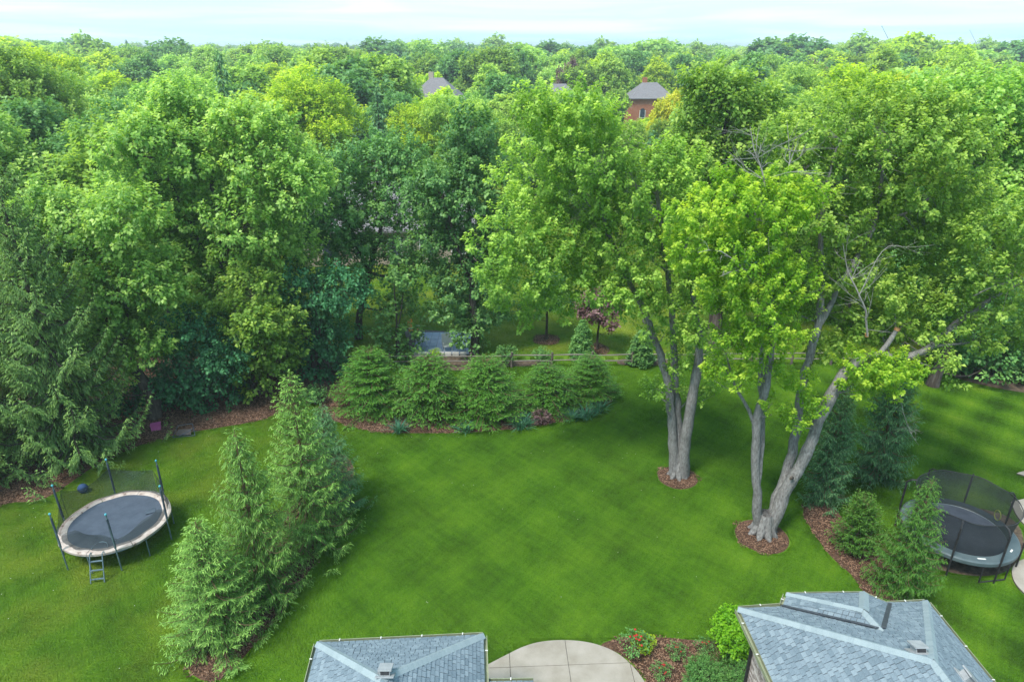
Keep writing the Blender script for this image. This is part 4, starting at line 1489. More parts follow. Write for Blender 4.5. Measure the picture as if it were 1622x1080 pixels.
# ------------------------------------------------------------------ evergreens
SPR = {}
SPR['young1'] = proto_mesh(spruce(np.random.default_rng(51), 5.6, 1.75, 0.27, 8, 0.034, (0.115, 0.027), 0.34, 0.30, 0.22, dens=1.25), M['twig'], LF['young_spruce'])
SPR['young2'] = proto_mesh(spruce(np.random.default_rng(52), 5.6, 1.75, 0.28, 8, 0.034, (0.125, 0.027), 0.50, 0.28, 0.28, dens=1.25), M['twig'], LF['young_spruce'])
SPR['hemlock'] = proto_mesh(spruce(np.random.default_rng(53), 3.6, 1.5, 0.23, 8, 0.04, (0.11, 0.037), 0.22, 0.0, 0.04, taper=0.48, lat=0.5, elow=2), M['twig'], LF['hemlock'])
SPR['hemlock2'] = proto_mesh(spruce(np.random.default_rng(59), 3.6, 1.5, 0.29, 7, 0.04, (0.12, 0.04), 0.30, -0.1, -0.02, taper=0.62, lat=0.58, elow=8), M['twig'], LF['hemlock'])
SPR['dense'] = proto_mesh(spruce(np.random.default_rng(54), 4.5, 1.5, 0.24, 8, 0.042, (0.13, 0.042), 0.34, 0.18, 0.2, taper=0.55, dens=1.15), M['twig'], LF['dark_spruce'])
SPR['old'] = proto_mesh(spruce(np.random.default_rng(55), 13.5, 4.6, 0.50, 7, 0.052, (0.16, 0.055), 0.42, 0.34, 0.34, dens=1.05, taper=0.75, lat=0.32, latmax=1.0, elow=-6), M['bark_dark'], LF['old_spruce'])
SPR['yew'] = proto_mesh(spruce(np.random.default_rng(56), 1.9, 1.55, 0.13, 8, 0.06, (0.13, 0.05), 0.15, 0.1, 0.0, taper=0.45, lat=0.5, elow=10, etop=60), M['twig'], LF['hemlock'])


def ever(name, kind, native, base, top_py, halfw, label, group, mat=None, rot=0.0, cat='tree'):
    """kind of native (height, radius); base pixel on the ground; image row of the top; half width in metres"""
    b = G(*base)
    h = z_at(base[0], top_py, b.x, b.y)
    return plant(name, SPR[kind], b, rot, (halfw / native[1], halfw / native[1], h / native[0]), label, cat, group, mat)


g = 'young spruces in the foreground row'
ever('spruce_tree', 'young1', (5.6, 1.75), (352, 1010), 822, 1.85, 'pale-tipped spruce nearest the house, lowest and frontmost of the foreground row', g, rot=0.4)
ever('spruce_tree', 'young2', (5.6, 1.75), (420, 940), 676, 1.75, 'spruce with a long thin leader, second from the front of the foreground row', g, rot=1.9)
ever('spruce_tree', 'young1', (5.6, 1.75), (497, 862), 588, 1.9, 'tallest spruce of the foreground row, third from the front', g, rot=3.3)
ever('spruce_tree', 'young2', (5.6, 1.75), (528, 800), 640, 1.6, 'rearmost and darkest spruce of the foreground row', g, mat=LF['dark_spruce'], rot=4.4)
g = 'evergreens in the island bed'
for i, (bx, by, tp, hw, lb) in enumerate([(592, 645, 556, 2.1, 'leftmost evergreen of the island bed, beside the dark mulch'), (682, 655, 562, 2.3, 'broad evergreen in the island bed, second from the left'),
                                         (770, 656, 570, 2.2, 'evergreen in the middle of the island bed with lilies at its foot'), (866, 643, 576, 2.0, 'evergreen in the island bed beside the dark purple shrub'),
                                         (934, 626, 566, 1.75, 'narrowest evergreen of the island bed, at its right end above the blue-green lilies')]):
    ever('hemlock_tree', ('hemlock', 'hemlock2')[i % 2], (3.6, 1.5), (bx, by), tp, hw, lb, g, rot=i * 1.3)
g = 'dark spruces by the leaning maple'
ever('spruce_tree', 'dense', (4.5, 1.5), (1302, 792), 612, 1.15, 'dark spruce directly behind the leaning maple trunk', g, rot=0.5)
ever('spruce_tree', 'dense', (4.5, 1.5), (1385, 758), 555, 1.35, 'dark broad spruce between the leaning maple and the netted trampoline', g, rot=2.5)
ever('yew_shrub', 'yew', (1.9, 1.55), (1352, 872), 800, 0.95, 'spreading evergreen shrub with layered branches beside the mulch edge', None, cat='shrub', rot=1.0)
ever('spruce_tree', 'young2', (5.6, 1.75), (1425, 938), 756, 1.32, 'bright green spruce with drooping tips in front of the netted trampoline', None, mat=LF['hemlock'], rot=5.2)
g = 'old spruces at the left edge'
ever('spruce_tree', 'old', (13.5, 4.6), (125, 722), 235, 3.7, 'old drooping spruce beside the open trampoline, its limbs reaching over the mulch', g, rot=0.3)
ever('spruce_tree', 'old', (13.5, 4.6), (-60, 770), 330, 3.4, 'old drooping spruce cut off by the left edge of the photo', g, rot=2.2)
ever('spruce_tree', 'old', (13.5, 4.6), (40, 690), 330, 3.4, 'old drooping spruce half hidden behind the one beside the trampoline', g, rot=4.0)

# ------------------------------------------------------------------ shrubs, lilies, roses, hedge
def shrub_mesh(seed, lobes, leaf, dens, leaves=10, shoot=0.2, width=0.7, up=0.5):
    rng = np.random.default_rng(seed)
    st = [([(0, 0, 0), (0, 0, 0.25), (0, 0, max(l[2] for l in lobes))], [0.05, 0.04, 0.01])]
    return broadleaf(rng, st, lobes, dens, leaves, leaf, shoot, up=up, twig_r=0.005, width=width, limb_r=0.02, fill=0.25, sat=0)


def shrub(name, meshes, loc, label, scale=1.0, rot=0, group=None, mat=None):
    t = thing(name, loc, label, 'shrub', group)
    t.scale = (scale, scale, scale)
    t.rotation_euler = (0, 0, rot)
    for nm, me in zip(('stem', 'foliage'), meshes):
        o = bpy.data.objects.new(nm, me)
        COL.objects.link(o)
        o.parent = t
        if mat is not None and nm == 'foliage':
            set_mat(o, mat)
    return t


def dome(r, h, n, seed, rr):
    rg = np.random.default_rng(seed)
    out = [(0, 0, h * 0.5, r * 0.75)]
    for i in range(n):
        a = i * 2.4
        d = r * 0.55 * math.sqrt((i + 0.5) / n)
        out.append((math.cos(a) * d * 1.1, math.sin(a) * d * 1.1, h * (0.72 - 0.45 * (d / r) ** 1.5) + rg.normal(0, 0.03), rr * rg.uniform(0.85, 1.15)))
    return out


round_bush = proto_mesh(shrub_mesh(61, dome(0.75, 1.35, 9, 61, 0.42), 0.085, 55, 9, 0.14), M['bark_dark'], LF['barberry'])
box_bush = proto_mesh(shrub_mesh(62, dome(0.78, 1.0, 9, 62, 0.40), 0.05, 75, 9, 0.11), M['bark_dark'], LF['boxwood'])
shrub('round_shrub', round_bush, G(1163, 1030), 'bright green round shrub at the corner of the right-hand wing', 1.0)
shrub('clipped_shrub', box_bush, G(1114, 1092), 'pale green clipped shrub in the patio bed, the larger of two', 0.88)
shrub('clipped_shrub', box_bush, G(1178, 1092), 'small pale green clipped shrub low against the house wall', 0.72, 1.5)
loose = proto_mesh(shrub_mesh(63, dome(0.5, 0.8, 6, 63, 0.3), 0.07, 32, 9, 0.16), M['bark_dark'], LF['green'])
shrub('dark_shrub', loose, G(856, 672), 'dark purple-brown low shrub in the front of the island bed', 0.85, 0, mat=LF['purple'])
shrub('low_shrub', loose, G(800, 576), 'low rounded shrub by the fence, left of the first post in view', 1.2, 1.0, mat=LF['deep'])
shrub('low_shrub', loose, G(858, 574), 'low rounded shrub behind the fence, between two posts', 1.0, 2.0, mat=LF['deep'])
shrub('low_shrub', loose, G(500, 640), 'small shrub in the dark mulch left of the island bed', 1.1, 2.5, mat=LF['deep'])
shrub('low_shrub', loose, G(690, 566), 'leafy low plant at the edge of the bluish patio', 0.6, 1.7, mat=LF['yellow'])


def strap_clump(name, loc, n, ln, w, mat, label, cat, seed, spread=0.25, arch=0.6, group=None):
    rg = random.Random(seed)
    m = MB()
    loc = Vector(loc)
    for i in range(n):
        a = rg.uniform(0, 6.283)
        d = Vector((math.cos(a), math.sin(a), 0))
        s = d.cross(Vector((0, 0, 1)))
        b = loc + d * rg.uniform(0, spread)
        L = ln * rg.uniform(0.7, 1.2)
        lean = rg.uniform(0.25, 1.0)
        pts = []
        for k in range(5):
            t = k / 4
            pts.append(b + d * (L * lean * t * (0.4 + 0.6 * t)) + Vector((0, 0, L * (t * 0.95 - arch * lean * t * t))))
        vs, fs = [], []
        for k, p in enumerate(pts):
            ww = w * (1 - (k / 4) ** 2 * 0.9) / 2
            vs += [p - s * ww, p + Vector((0, 0, -ww * 0.5)), p + s * ww]
        for k in range(4):
            for j in range(2):
                q = k * 3 + j
                fs.append((q, q + 1, q + 4, q + 3))
        m.add(vs, fs, rg.uniform(0.2, 0.9))
    t = thing(name, loc, label, cat, group)
    m.build('leaves', mat, t)
    MB().sphere(loc + Vector((0, 0, 0.02)), 0.07, 1.4, 1.4, 0.5).build('root_crown', M['dirt'], t)
    return t


g = 'blue-green lilies edging the island bed'
strap_clump('lily_clump', G(632, 684), 70, 0.75, 0.05, LF['lily'], 'blue-green lily clump before the first evergreen of the island bed', 'plant', 1, group=g)
strap_clump('lily_clump', G(737, 684), 60, 0.65, 0.05, LF['lily'], 'blue-green lily clump in front of the middle of the island bed', 'plant', 2, group=g)
strap_clump('lily_clump', G(826, 676), 110, 0.8, 0.05, LF['lily'], 'largest single lily clump, left of the dark purple shrub', 'plant', 3, 0.4, group=g)
for i, (q, lb) in enumerate(zip(((905, 664), (928, 660), (948, 650)), ('lily clump right of the purple shrub, first of the right-end row', 'lily clump in the middle of the row at the right end of the island bed', 'lily clump at the right tip of the island bed'))):
    strap_clump('lily_clump', G(*q), 80, 0.7, 0.05, LF['lily'], lb, 'plant', 4 + i, 0.4, group=g)
strap_clump('grass_tuft', G(1148, 1052), 150, 0.75, 0.018, LF['boxwood'], 'fine-leaved ornamental grass between the bright round shrub and the clipped shrub', 'plant', 9, 0.25, 0.5)

rose_bush = proto_mesh(shrub_mesh(64, [(0, 0, .32, .24), (.14, .1, .42, .2), (-.15, .04, .4, .2), (.02, -.16, .36, .2), (0, .1, .55, .16)], 0.06, 40, 7, 0.16), M['twig'], LF['deep'])


def rose(loc, sc, label, nf, seed):
    rg = random.Random(seed)
    t = shrub('rose_bush', rose_bush, loc, label, 1.0, rg.uniform(0, 6), 'red roses in the patio bed')
    t.rotation_euler = (0, 0, 0)
    t.scale = (sc, sc, sc)
    for i in range(nf):
        a, r = rg.uniform(0, 6.28), rg.uniform(0.02, 0.30)
        c = Vector(loc) + Vector((math.cos(a) * r, math.sin(a) * r, 0.68 - r * 0.55 + rg.uniform(-.05, .08)))
        m = MB()
        for k in range(7):
            b = k * 0.9
            m.sphere(c + Vector((math.cos(b) * 0.015, math.sin(b) * 0.015, 0.008 * (k % 2))), 0.020, 1, 1, 0.7, 5, 3)
        m.build('flower', M['rose'], t)


rose(G(1004, 1036), 1.15, 'red rose bush beside the patio curve, fullest of the roses', 9, 1)
rose(G(1070, 1042), 0.75, 'red rose bush in the middle of the patio bed', 4, 2)
rose(G(1114, 1034), 0.75, 'red rose bush next to the bright green round shrub', 4, 3)
rose(G(1046, 1074), 0.75, 'red rose bush at the bottom edge, left of the clipped shrub', 7, 4)
shrub('low_shrub', loose, G(1018, 1030), 'small pale shrub growing against the fullest rose bush', 0.62, 0.7, mat=LF['yellow'])

# dark hedge at the right
hl = [(P(1512 + 34 * i, 575 + 5 * i + (i % 2) * 4, 34.9 - 0.35 * i)) for i in range(7)]
lobs = []
rg_ = np.random.default_rng(71)
for p in hl:
    for k in range(3):
        lobs.append((p.x + rg_.normal(0, .3), p.y + rg_.normal(0, .3), 0.7 + k * 0.55, 0.85 + rg_.uniform(-.1, .15)))
wood, crown = broadleaf(np.random.default_rng(72), [([(p.x, p.y, 0), (p.x, p.y, 0.8), (p.x, p.y, 1.6)], [.06, .04, .02]) for p in hl], lobs, 14, 10, 0.15, 0.3, sat=0.2, twig_r=0.006, limb_r=0.03)
hd = thing('hedge', (hl[2].x, hl[2].y, 0), 'dense dark green hedge along the far side of the striped right lawn', 'hedge')
lo_ = np.array(hd.location)
link(bpy.data.objects.new('stem', mesh_np('stem', wood[0] - lo_, wood[1], M['bark_dark'])), hd)
link(bpy.data.objects.new('foliage', mesh_np('foliage', crown[0] - lo_, crown[1], LF['deep'], crown[2])), hd)

# ------------------------------------------------------------------ trampolines
def tramp_left():
    c = Vector((-14.75, 20.4, 0))
    t = thing('trampoline', c, 'old round trampoline with a worn pale rim and sagging net, poles capped teal', 'trampoline')
    Rr, zt = 1.86, 0.86
    # mat, slightly sagging
    vs, fs, n = [c + Vector((0, 0, zt - 0.05))], [], 48
    for j, r in enumerate((0.5, 1.0, 1.58)):
        for i in range(n):
            a = 2 * math.pi * i / n
            vs.append(c + Vector((r * math.cos(a), r * math.sin(a), zt - 0.05 * (1 - (r / 1.58) ** 2))))
    for i in range(n):
        fs.append((0, 1 + i, 1 + (i + 1) % n))
        for j in range(2):
            a, b = 1 + j * n + i, 1 + j * n + (i + 1) % n
            fs.append((a, a + n, b + n, b))
    MB().add(vs, fs).build('jumping_mat', M['mat'], t, smooth=True)
    # rim pad, in eight worn sections
    for k in range(8):
        m = MB()
        prof = [(1.56, zt + 0.012), (1.62, zt + 0.035), (1.80, zt + 0.035), (1.87, zt + 0.01), (1.87, zt - 0.07), (1.84, zt - 0.07), (1.83, zt - 0.005), (1.56, zt - 0.005)]
        q = len(prof)
        vs, fs = [], []
        steps = 8
        for i in range(steps + 1):
            a = 2 * math.pi * (k + i / steps * 0.985) / 8
            wv = 0.012 * math.sin(7 * a + k)
            for r, z in prof:
                vs.append(c + Vector(((r + wv) * math.cos(a), (r + wv) * math.sin(a), z + 0.01 * math.sin(11 * a))))
        for i in range(steps):
            for j in range(q):
                j2 = (j + 1) % q
                fs.append((i * q + j, (i + 1) * q + j, (i + 1) * q + j2, i * q + j2))
        fs += [tuple(range(q)), tuple(steps * q + j for j in reversed(range(q)))]
        m.add(vs, fs).build('rim_pad', M['pad_old'], t)
    fr = MB()
    ringp = [c + Vector((1.83 * math.cos(2 * math.pi * i / 48), 1.83 * math.sin(2 * math.pi * i / 48), zt - 0.09)) for i in range(49)]
    fr.tube(ringp, 0.024, 6, False).build('frame', M['steel'], t)
    tops = []
    for k in range(6):
        a = math.radians(k * 60 - 1)
        d = Vector((math.cos(a), math.sin(a), 0))
        s = Vector((-d.y, d.x, 0))
        b0 = c + d * 1.93
        lean = Vector((R_.uniform(-.05, .05), R_.uniform(-.05, .05), 0))
        top = b0 + Vector((0, 0, 2.38)) + lean
        p = MB().tube([b0 + Vector((0, 0, 0.02)), b0 + Vector((0, 0, 1.2)), top], 0.024, 6).build('pole', M['steel'], t)
        MB().tube([b0 + (top - b0) * 0.42, top - Vector((0, 0, .16))], 0.038, 7).build('foam_sleeve', M['foam'], p)
        MB().sphere(top + Vector((0, 0, 0.03)), 0.042, 1, 1, 1.1).build('pole_cap', M['teal'], p)
        tops.append(top)
        # a straight leg between the poles
        a2 = a + math.radians(30)
        q1 = c + Vector((math.cos(a2), math.sin(a2), 0)) * 1.83
        MB().tube([q1 + Vector((0, 0, zt - .1)), q1 + Vector((0, 0, .02))], 0.022, 6).build('leg', M['steel'], t)

    # net: still hung between three rear poles, fallen elsewhere
    def net_panel(a, b, za, zb, sag_, flop=None):
        vs, fs = [], []
        nu, nv = 12, 6
        for i in range(nu + 1):
            u = i / nu
            ang = a + (b - a) * u
            for j in range(nv + 1):
                v = j / nv
                r = 1.74 + 0.10 * math.sin(math.pi * v) * math.sin(9 * u)
                top_z = za + (zb - za) * u - sag_ * math.sin(math.pi * u)
                z = zt + 0.03 + (top_z - zt) * v
                r2 = r
                if flop:
                    r2 = r - flop * v * (0.6 + 0.4 * math.sin(math.pi * u))
                    z = zt + 0.02 + 0.05 * math.sin(v * 9 + u * 7) * v + (0.10 * math.sin(math.pi * v))
                vs.append(c + Vector((r2 * math.cos(ang), r2 * math.sin(ang), z)))
        for i in range(nu):
            for j in range(nv):
                q = i * (nv + 1) + j
                fs.append((q, q + nv + 1, q + nv + 2, q + 1))
        MB().add(vs, fs).build('net', M['net'], t, smooth=True)

    D = math.radians
    net_panel(D(59), D(119), 2.05, 2.05, 0.22)
    net_panel(D(119), D(179), 2.05, 2.15, 0.45)
    net_panel(D(179), D(212), 2.1, 1.1, 0.1)
    net_panel(D(20), D(59), 1.2, 2.05, 0.1)
    net_panel(D(212), D(300), 1, 1, 0, flop=0.9)
    net_panel(D(300), D(380), 1, 1, 0, flop=0.75)
    # grey square patch lying on the mat is a mat repair
    MB().box(c + Vector((1.02, 0.55, zt + 0.006)), (0.34, 0.30, 0.012), Matrix.Rotation(0.5, 3, 'Z')).build('patch', M['foam'], t)
    # ladder
    d = (Vector((-14.35, 18.2, 0)) - c)
    d.z = 0
    d.normalize()
    s = Vector((-d.y, d.x, 0))
    L = thing('ladder', c + d * 2.15, 'short metal ladder hooked on the front rim of the old trampoline', 'ladder')
    for e in (-1, 1):
        MB().tube([c + d * 1.80 + s * 0.2 * e + Vector((0, 0, zt + .05)), c + d * 1.92 + s * 0.2 * e + Vector((0, 0, zt + .07)), c + d * 2.34 + s * 0.22 * e + Vector((0, 0, 0.02))], 0.02, 6).build('rail', M['steel'], L)
    for k in range(3):
        f = 0.25 + 0.3 * k
        p = c + d * (1.92 + 0.42 * f) + Vector((0, 0, (zt + .07) * (1 - f)))
        MB().bar(p - s * 0.21, p + s * 0.21, 0.06, 0.025).build('rung', M['steel'], L)
    hoop = [c + d * (1.62 - 0.3 * math.sin(x)) + s * (0.26 * math.cos(x)) + Vector((0, 0, zt + .05 + .05 * math.sin(x))) for x in [math.pi * i / 10 for i in range(11)]]
    MB().tube(hoop, 0.012, 5).build('hoop', M['steel'], L)


def tramp_right():
    c = Vector((16.38, 20.0, 0))
    t = thing('trampoline', c, 'round trampoline with slate pad and black enclosure net on bent poles', 'trampoline')
    zt = 0.80
    vs, fs, n = [c + Vector((0, 0, zt - 0.06))], [], 48
    for r in (0.5, 1.0, 1.5):
        for i in range(n):
            a = 2 * math.pi * i / n
            vs.append(c + Vector((r * math.cos(a), r * math.sin(a), zt - 0.06 * (1 - (r / 1.5) ** 2))))
    for i in range(n):
        fs.append((0, 1 + i, 1 + (i + 1) % n))
        for j in range(2):
            a, b = 1 + j * n + i, 1 + j * n + (i + 1) % n
            fs.append((a, a + n, b + n, b))
    MB().add(vs, fs).build('jumping_mat', M['mat2'], t, smooth=True)
    MB().ring(c, [(1.49, zt + 0.01), (1.53, zt + 0.05), (1.84, zt + 0.05), (1.89, zt + 0.02), (1.89, zt - 0.10), (1.86, zt - 0.10), (1.85, zt), (1.49, zt - 0.01)], 56).build('rim_pad', M['pad_new'], t)
    for k, a in enumerate((-100, -97, -94, -50, -47)):
        a = math.radians(a)
        p = c + Vector((1.66 * math.cos(a), 1.66 * math.sin(a), zt + 0.054))
        MB().box(p, (0.055, 0.09, 0.006), Matrix.Rotation(a, 3, 'Z')).build('pad_mark', M['white'], t)
    ringp = [c + Vector((1.84 * math.cos(2 * math.pi * i / 48), 1.84 * math.sin(2 * math.pi * i / 48), zt - 0.12)) for i in range(49)]
    MB().tube(ringp, 0.03, 6, False).build('frame', M['black'], t)
    # enclosure net standing inside the pad
    vs, fs = [], []
    n, mv = 64, 6
    for i in range(n):
        a = 2 * math.pi * i / n
        for j in range(mv + 1):
            v = j / mv
            sc = 1 + 0.02 * math.cos(8 * a) * v
            r = (1.50 + 0.12 * v - 0.05 * math.sin(math.pi * v)) * sc
            z = zt + 0.02 + (1.42 - 0.05 * (1 - math.cos(8 * a)) / 2) * v
            vs.append(c + Vector((r * math.cos(a), r * math.sin(a), z)))
    for i in range(n):
        for j in range(mv):
            q, q2 = i * (mv + 1) + j, ((i + 1) % n) * (mv + 1) + j
            fs.append((q, q2, q2 + 1, q + 1))
    MB().add(vs, fs).build('net', M['net2'], t, smooth=True)
    hem = []
    for i in range(65):
        a = 2 * math.pi * i / 64
        hem.append(c + Vector((1.635 * math.cos(a), 1.635 * math.sin(a), zt + 1.44 - 0.05 * (1 - math.cos(8 * a)) / 2)))
    MB().tube(hem, 0.017, 5, False).build('net_hem', M['black'], t)
    for k in range(8):
        a = math.radians(k * 45 + 8)
        d = Vector((math.cos(a), math.sin(a), 0))
        p = [c + d * 1.93 + Vector((0, 0, z)) for z in (0.02, 0.8, 1.7, 2.05)] + [c + d * 1.80 + Vector((0, 0, 2.2)), c + d * 1.64 + Vector((0, 0, 2.24))]
        o = MB().tube(p, 0.030, 6).build('pole', M['black'], t)
        MB().tube([c + d * 1.93 + Vector((0, 0, .95)), c + d * 1.93 + Vector((0, 0, 1.95))], 0.036, 7).build('foam_sleeve', M['black'], o)
        if k % 2 == 0:
            s = Vector((-d.y, d.x, 0))
            q1, q2 = c + d * 1.84 + s * 0.5, c + d * 1.84 - s * 0.5
            MB().tube([q1 + Vector((0, 0, zt - .1)), q1 + Vector((0, 0, .04)), q2 + Vector((0, 0, .04)), q2 + Vector((0, 0, zt - .1))], 0.026, 6).build('leg', M['black'], t)
    a = math.radians(12)
    yp = c + Vector((1.60 * math.cos(a), 1.60 * math.sin(a), zt + 0.35))
    MB().tube([yp + Vector((0.0, 0.16 * math.cos(x), 0.2 * math.sin(x))) for x in [i * math.pi / 6 for i in range(13)]], 0.02, 5).build('entry_strap', M['yellow'], t)


tramp_left()
tramp_right()

# ------------------------------------------------------------------ small things in the left bed
pb = G(248, 680)
o = thing('toy_box', pb, 'pink plastic box lying under the dark weeping tree', 'box')
MB().box(pb + Vector((0, 0, 0.14)), (0.42, 0.3, 0.26), Matrix.Rotation(0.4, 3, 'Z')).build('body', M['pink'], o)
MB().box(pb + Vector((0, 0, 0.29)), (0.46, 0.34, 0.04), Matrix.Rotation(0.4, 3, 'Z')).build('lid', M['pink'], o)
cb = G(292, 692)
o = thing('garden_chair', cb, 'overturned chair of thin dark tubes at the edge of the left mulch bed', 'chair')
for k, (a, b) in enumerate((((-.5, -.1, .05), (.5, .05, .05)), ((-.5, .25, .08), (.45, .35, .12)), ((-.5, -.1, .05), (-.35, .3, .45)), ((.5, .05, .05), (.3, .4, .5)), ((-.35, .3, .45), (.3, .4, .5)), ((-.2, -.05, .08), (.4, .35, .3)))):
    MB().tube([cb + Vector(a), cb + Vector(b)], 0.016, 6).build('tube', M['foam'], o)
MB().add([cb + Vector(q) for q in ((-.4, -.02, .1), (.3, .06, .1), (.25, .3, .28), (-.35, .24, .26))], [(0, 1, 2, 3)]).add([cb + Vector(q) for q in ((-.4, -.02, .085), (.3, .06, .085), (.25, .3, .265), (-.35, .24, .245))], [(3, 2, 1, 0)]).build('seat', M['black'], o)
bb_ = G(133, 779)
o = thing('ball', bb_, 'dark blue ball lying under the spruce limb behind the old trampoline', 'ball')
MB().sphere(bb_ + Vector((0, 0, 0.19)), 0.20, n=14, m=9).build('shell', M['navy'], o, smooth=True)
MB().tube([bb_ + Vector((0.202 * math.cos(x), 0.202 * math.sin(x), 0.19)) for x in [i * math.pi / 8 for i in range(17)]], 0.012, 5, False).build('seam', M['black'], o)

# ------------------------------------------------------------------ split-rail fences
def rail_fence(pts, label, h=0.92):
    t = thing('rail_fence', pts[0], label, 'fence')
    prev = None
    for i, p in enumerate(pts):
        p = Vector(p)
        hh = h + R_.uniform(-.04, .04)
        MB().tube([p, p + Vector((R_.uniform(-.02, .02), 0, hh))], [0.075, 0.065], 6).build('post', M['post'], t)
        if prev is not None:
            for z in (0.40, 0.74):
                z1, z2 = z + R_.uniform(-.04, .04), z + R_.uniform(-.04, .04)
                a, b = prev + Vector((0, 0, z1)), p + Vector((0, 0, z2))
                mid = (a + b) / 2 + Vector((0, 0, R_.uniform(-.03, .03)))
                MB().tube([a, mid, b], [0.03, 0.044, 0.03], 5).build('rail', M['rail'], t)
        prev = p
    return t


rail_fence([Vector((-14 + 2.33 * i, 35.05 + 0.018 * (2.33 * i), 0)) for i in range(17)], 'weathered two-rail fence crossing behind the island bed and lawn')
rail_fence([Vector((24.3 - 0.15 * i, 35.9 + 2.3 * i, 0)) for i in range(6)], 'short two-rail side fence running away behind the right maple limb')

# ------------------------------------------------------------------ neighbour's garden
sm_lobes = [(0, 0, 2.3, .75), (.6, .1, 2.1, .6), (-.6, 0, 2.1, .6), (.1, .5, 2.3, .6), (0, -.5, 2.2, .6), (.3, .2, 2.9, .5), (-.3, -.1, 2.8, .5), (1.0, 0, 1.9, .4), (-1.0, .2, 1.9, .4)]
small_tree = proto_mesh(broadleaf(np.random.default_rng(81), [([(0, 0, 0), (.03, 0, .9), (0, 0, 1.6), (0, 0, 2.6)], [.075, .06, .05, .02])], sm_lobes, 9, 11, .16, .38, twig_r=.006, limb_r=.03), M['bark_dark'], LF['deep'])
plant('ornamental_tree', small_tree, ring3, 0.4, (1.25, 1.25, 1.25), 'small dark green tree in a round mulch ring beyond the fence', leafmat=LF['deep'])
plant('ornamental_tree', small_tree, ring4, 2.2, (1.1, 1.1, 1.08), 'small purple-leaved tree in a mulch ring beyond the fence', leafmat=LF['purple'])
cone = []
for k in range(9):
    for a in range(5):
        f = k / 8
        r = 0.36 * (1 - f) ** 0.6
        cone.append((math.cos(a * 1.257 + k) * r, math.sin(a * 1.257 + k) * r, 0.25 + f * 1.75, 0.24 * (1 - 0.6 * f) + .04))
arb = proto_mesh(broadleaf(np.random.default_rng(82), [([(0, 0, 0), (0, 0, 1), (0, 0, 1.9)], [.06, .04, .01])], cone, 60, 7, .09, .14, up=1.2, sat=0, twig_r=.004, limb_r=.01), M['bark_dark'], LF['deep'])
plant('arborvitae', arb, G(921, 568), 0, (1.15, 1.15, 1.1), 'clipped conical evergreen just behind the fence, left of the purple tree', leafmat=LF['deep'])
plant('arborvitae', arb, G(1014, 576), 1, (1.3, 1.3, 0.95), 'clipped conical evergreen behind the fence, beside the twin-stem maple', leafmat=LF['deep'])
plant('spruce_tree', SPR['dense'], (17.2, 47, 0), 1, (.8, .8, .8), 'small blue spruce on the lawn beyond the fence', leafmat=LF['lily'])
# bluish patio with pale edging stones and white chairs
pv = [G(652, 563), G(748, 563), G(752, 528), G(640, 522)]
pave = bpy.data.objects.new('patio_pavers', MB().prism([(q.x, q.y) for q in pv], -0.05, 0.06).mesh('patio_pavers', M['joint']))
link(pave)
pave['kind'] = 'structure'
BEDS.append(np.array([(q.x, q.y) for q in pv]))
x0, x1 = pv[0].x, pv[1].x
for i in range(8):
    for j in range(6):
        f0, f1 = i / 8, (i + 1) / 8
        ya, yb = pv[0].y + (pv[2].y - pv[0].y) * j / 6, pv[0].y + (pv[2].y - pv[0].y) * (j + 1) / 6
        xa = x0 + (x1 - x0) * f0 + 0.01
        xb = x0 + (x1 - x0) * f1 - 0.01
        MB().prism([(xa, ya + .01), (xb, ya + .01), (xb, yb - .01), (xa, yb - .01)], 0.061, 0.085 + R_.uniform(0, .006), tone=R_.random()).build('paver', M['pavers'], pave)
edge = thing('stone_edging', G(700, 564), 'row of pale edging stones along the near side of the bluish patio', 'edging')
for i in range(7):
    p = G(662 + 12 * i, 564.5)
    MB().box(p + Vector((0, 0, .13)), (R_.uniform(.36, .42), .22, .26), Matrix.Rotation(R_.uniform(-.1, .1), 3, 'Z')).build('stone', M['stone'], edge)


def patio_chair(loc, rot, label, mat, frame='white'):
    t = thing('patio_chair', loc, label, 'chair')
    t.rotation_euler = (0, 0, rot)
    o = Vector(loc)
    MB().box(o + Vector((0, 0, .42)), (.55, .55, .07)).build('seat', M[mat], t)
    MB().box(o + Vector((0, .27, .75)), (.55, .06, .6), Matrix.Rotation(-.2, 3, 'X')).build('backrest', M[mat], t)
    for sx in (-1, 1):
        for sy in (-1, 1):
            MB().tube([o + Vector((sx * .24, sy * .24, 0.085)), o + Vector((sx * .24, sy * .24, .42))], .022, 5).build('leg', M[frame], t)
        MB().box(o + Vector((sx * .28, 0, .62)), (.05, .5, .04)).build('armrest', M[frame], t)


patio_chair(G(709, 556), 0.3, 'white patio chair near the pale edging stones', 'white')
patio_chair(G(668, 548), 2.2, 'white patio chair at the left side of the bluish patio', 'white')
patio_chair(G(657, 532), 1.2, 'patio chair with an orange cushion at the back of the bluish patio', 'orange')


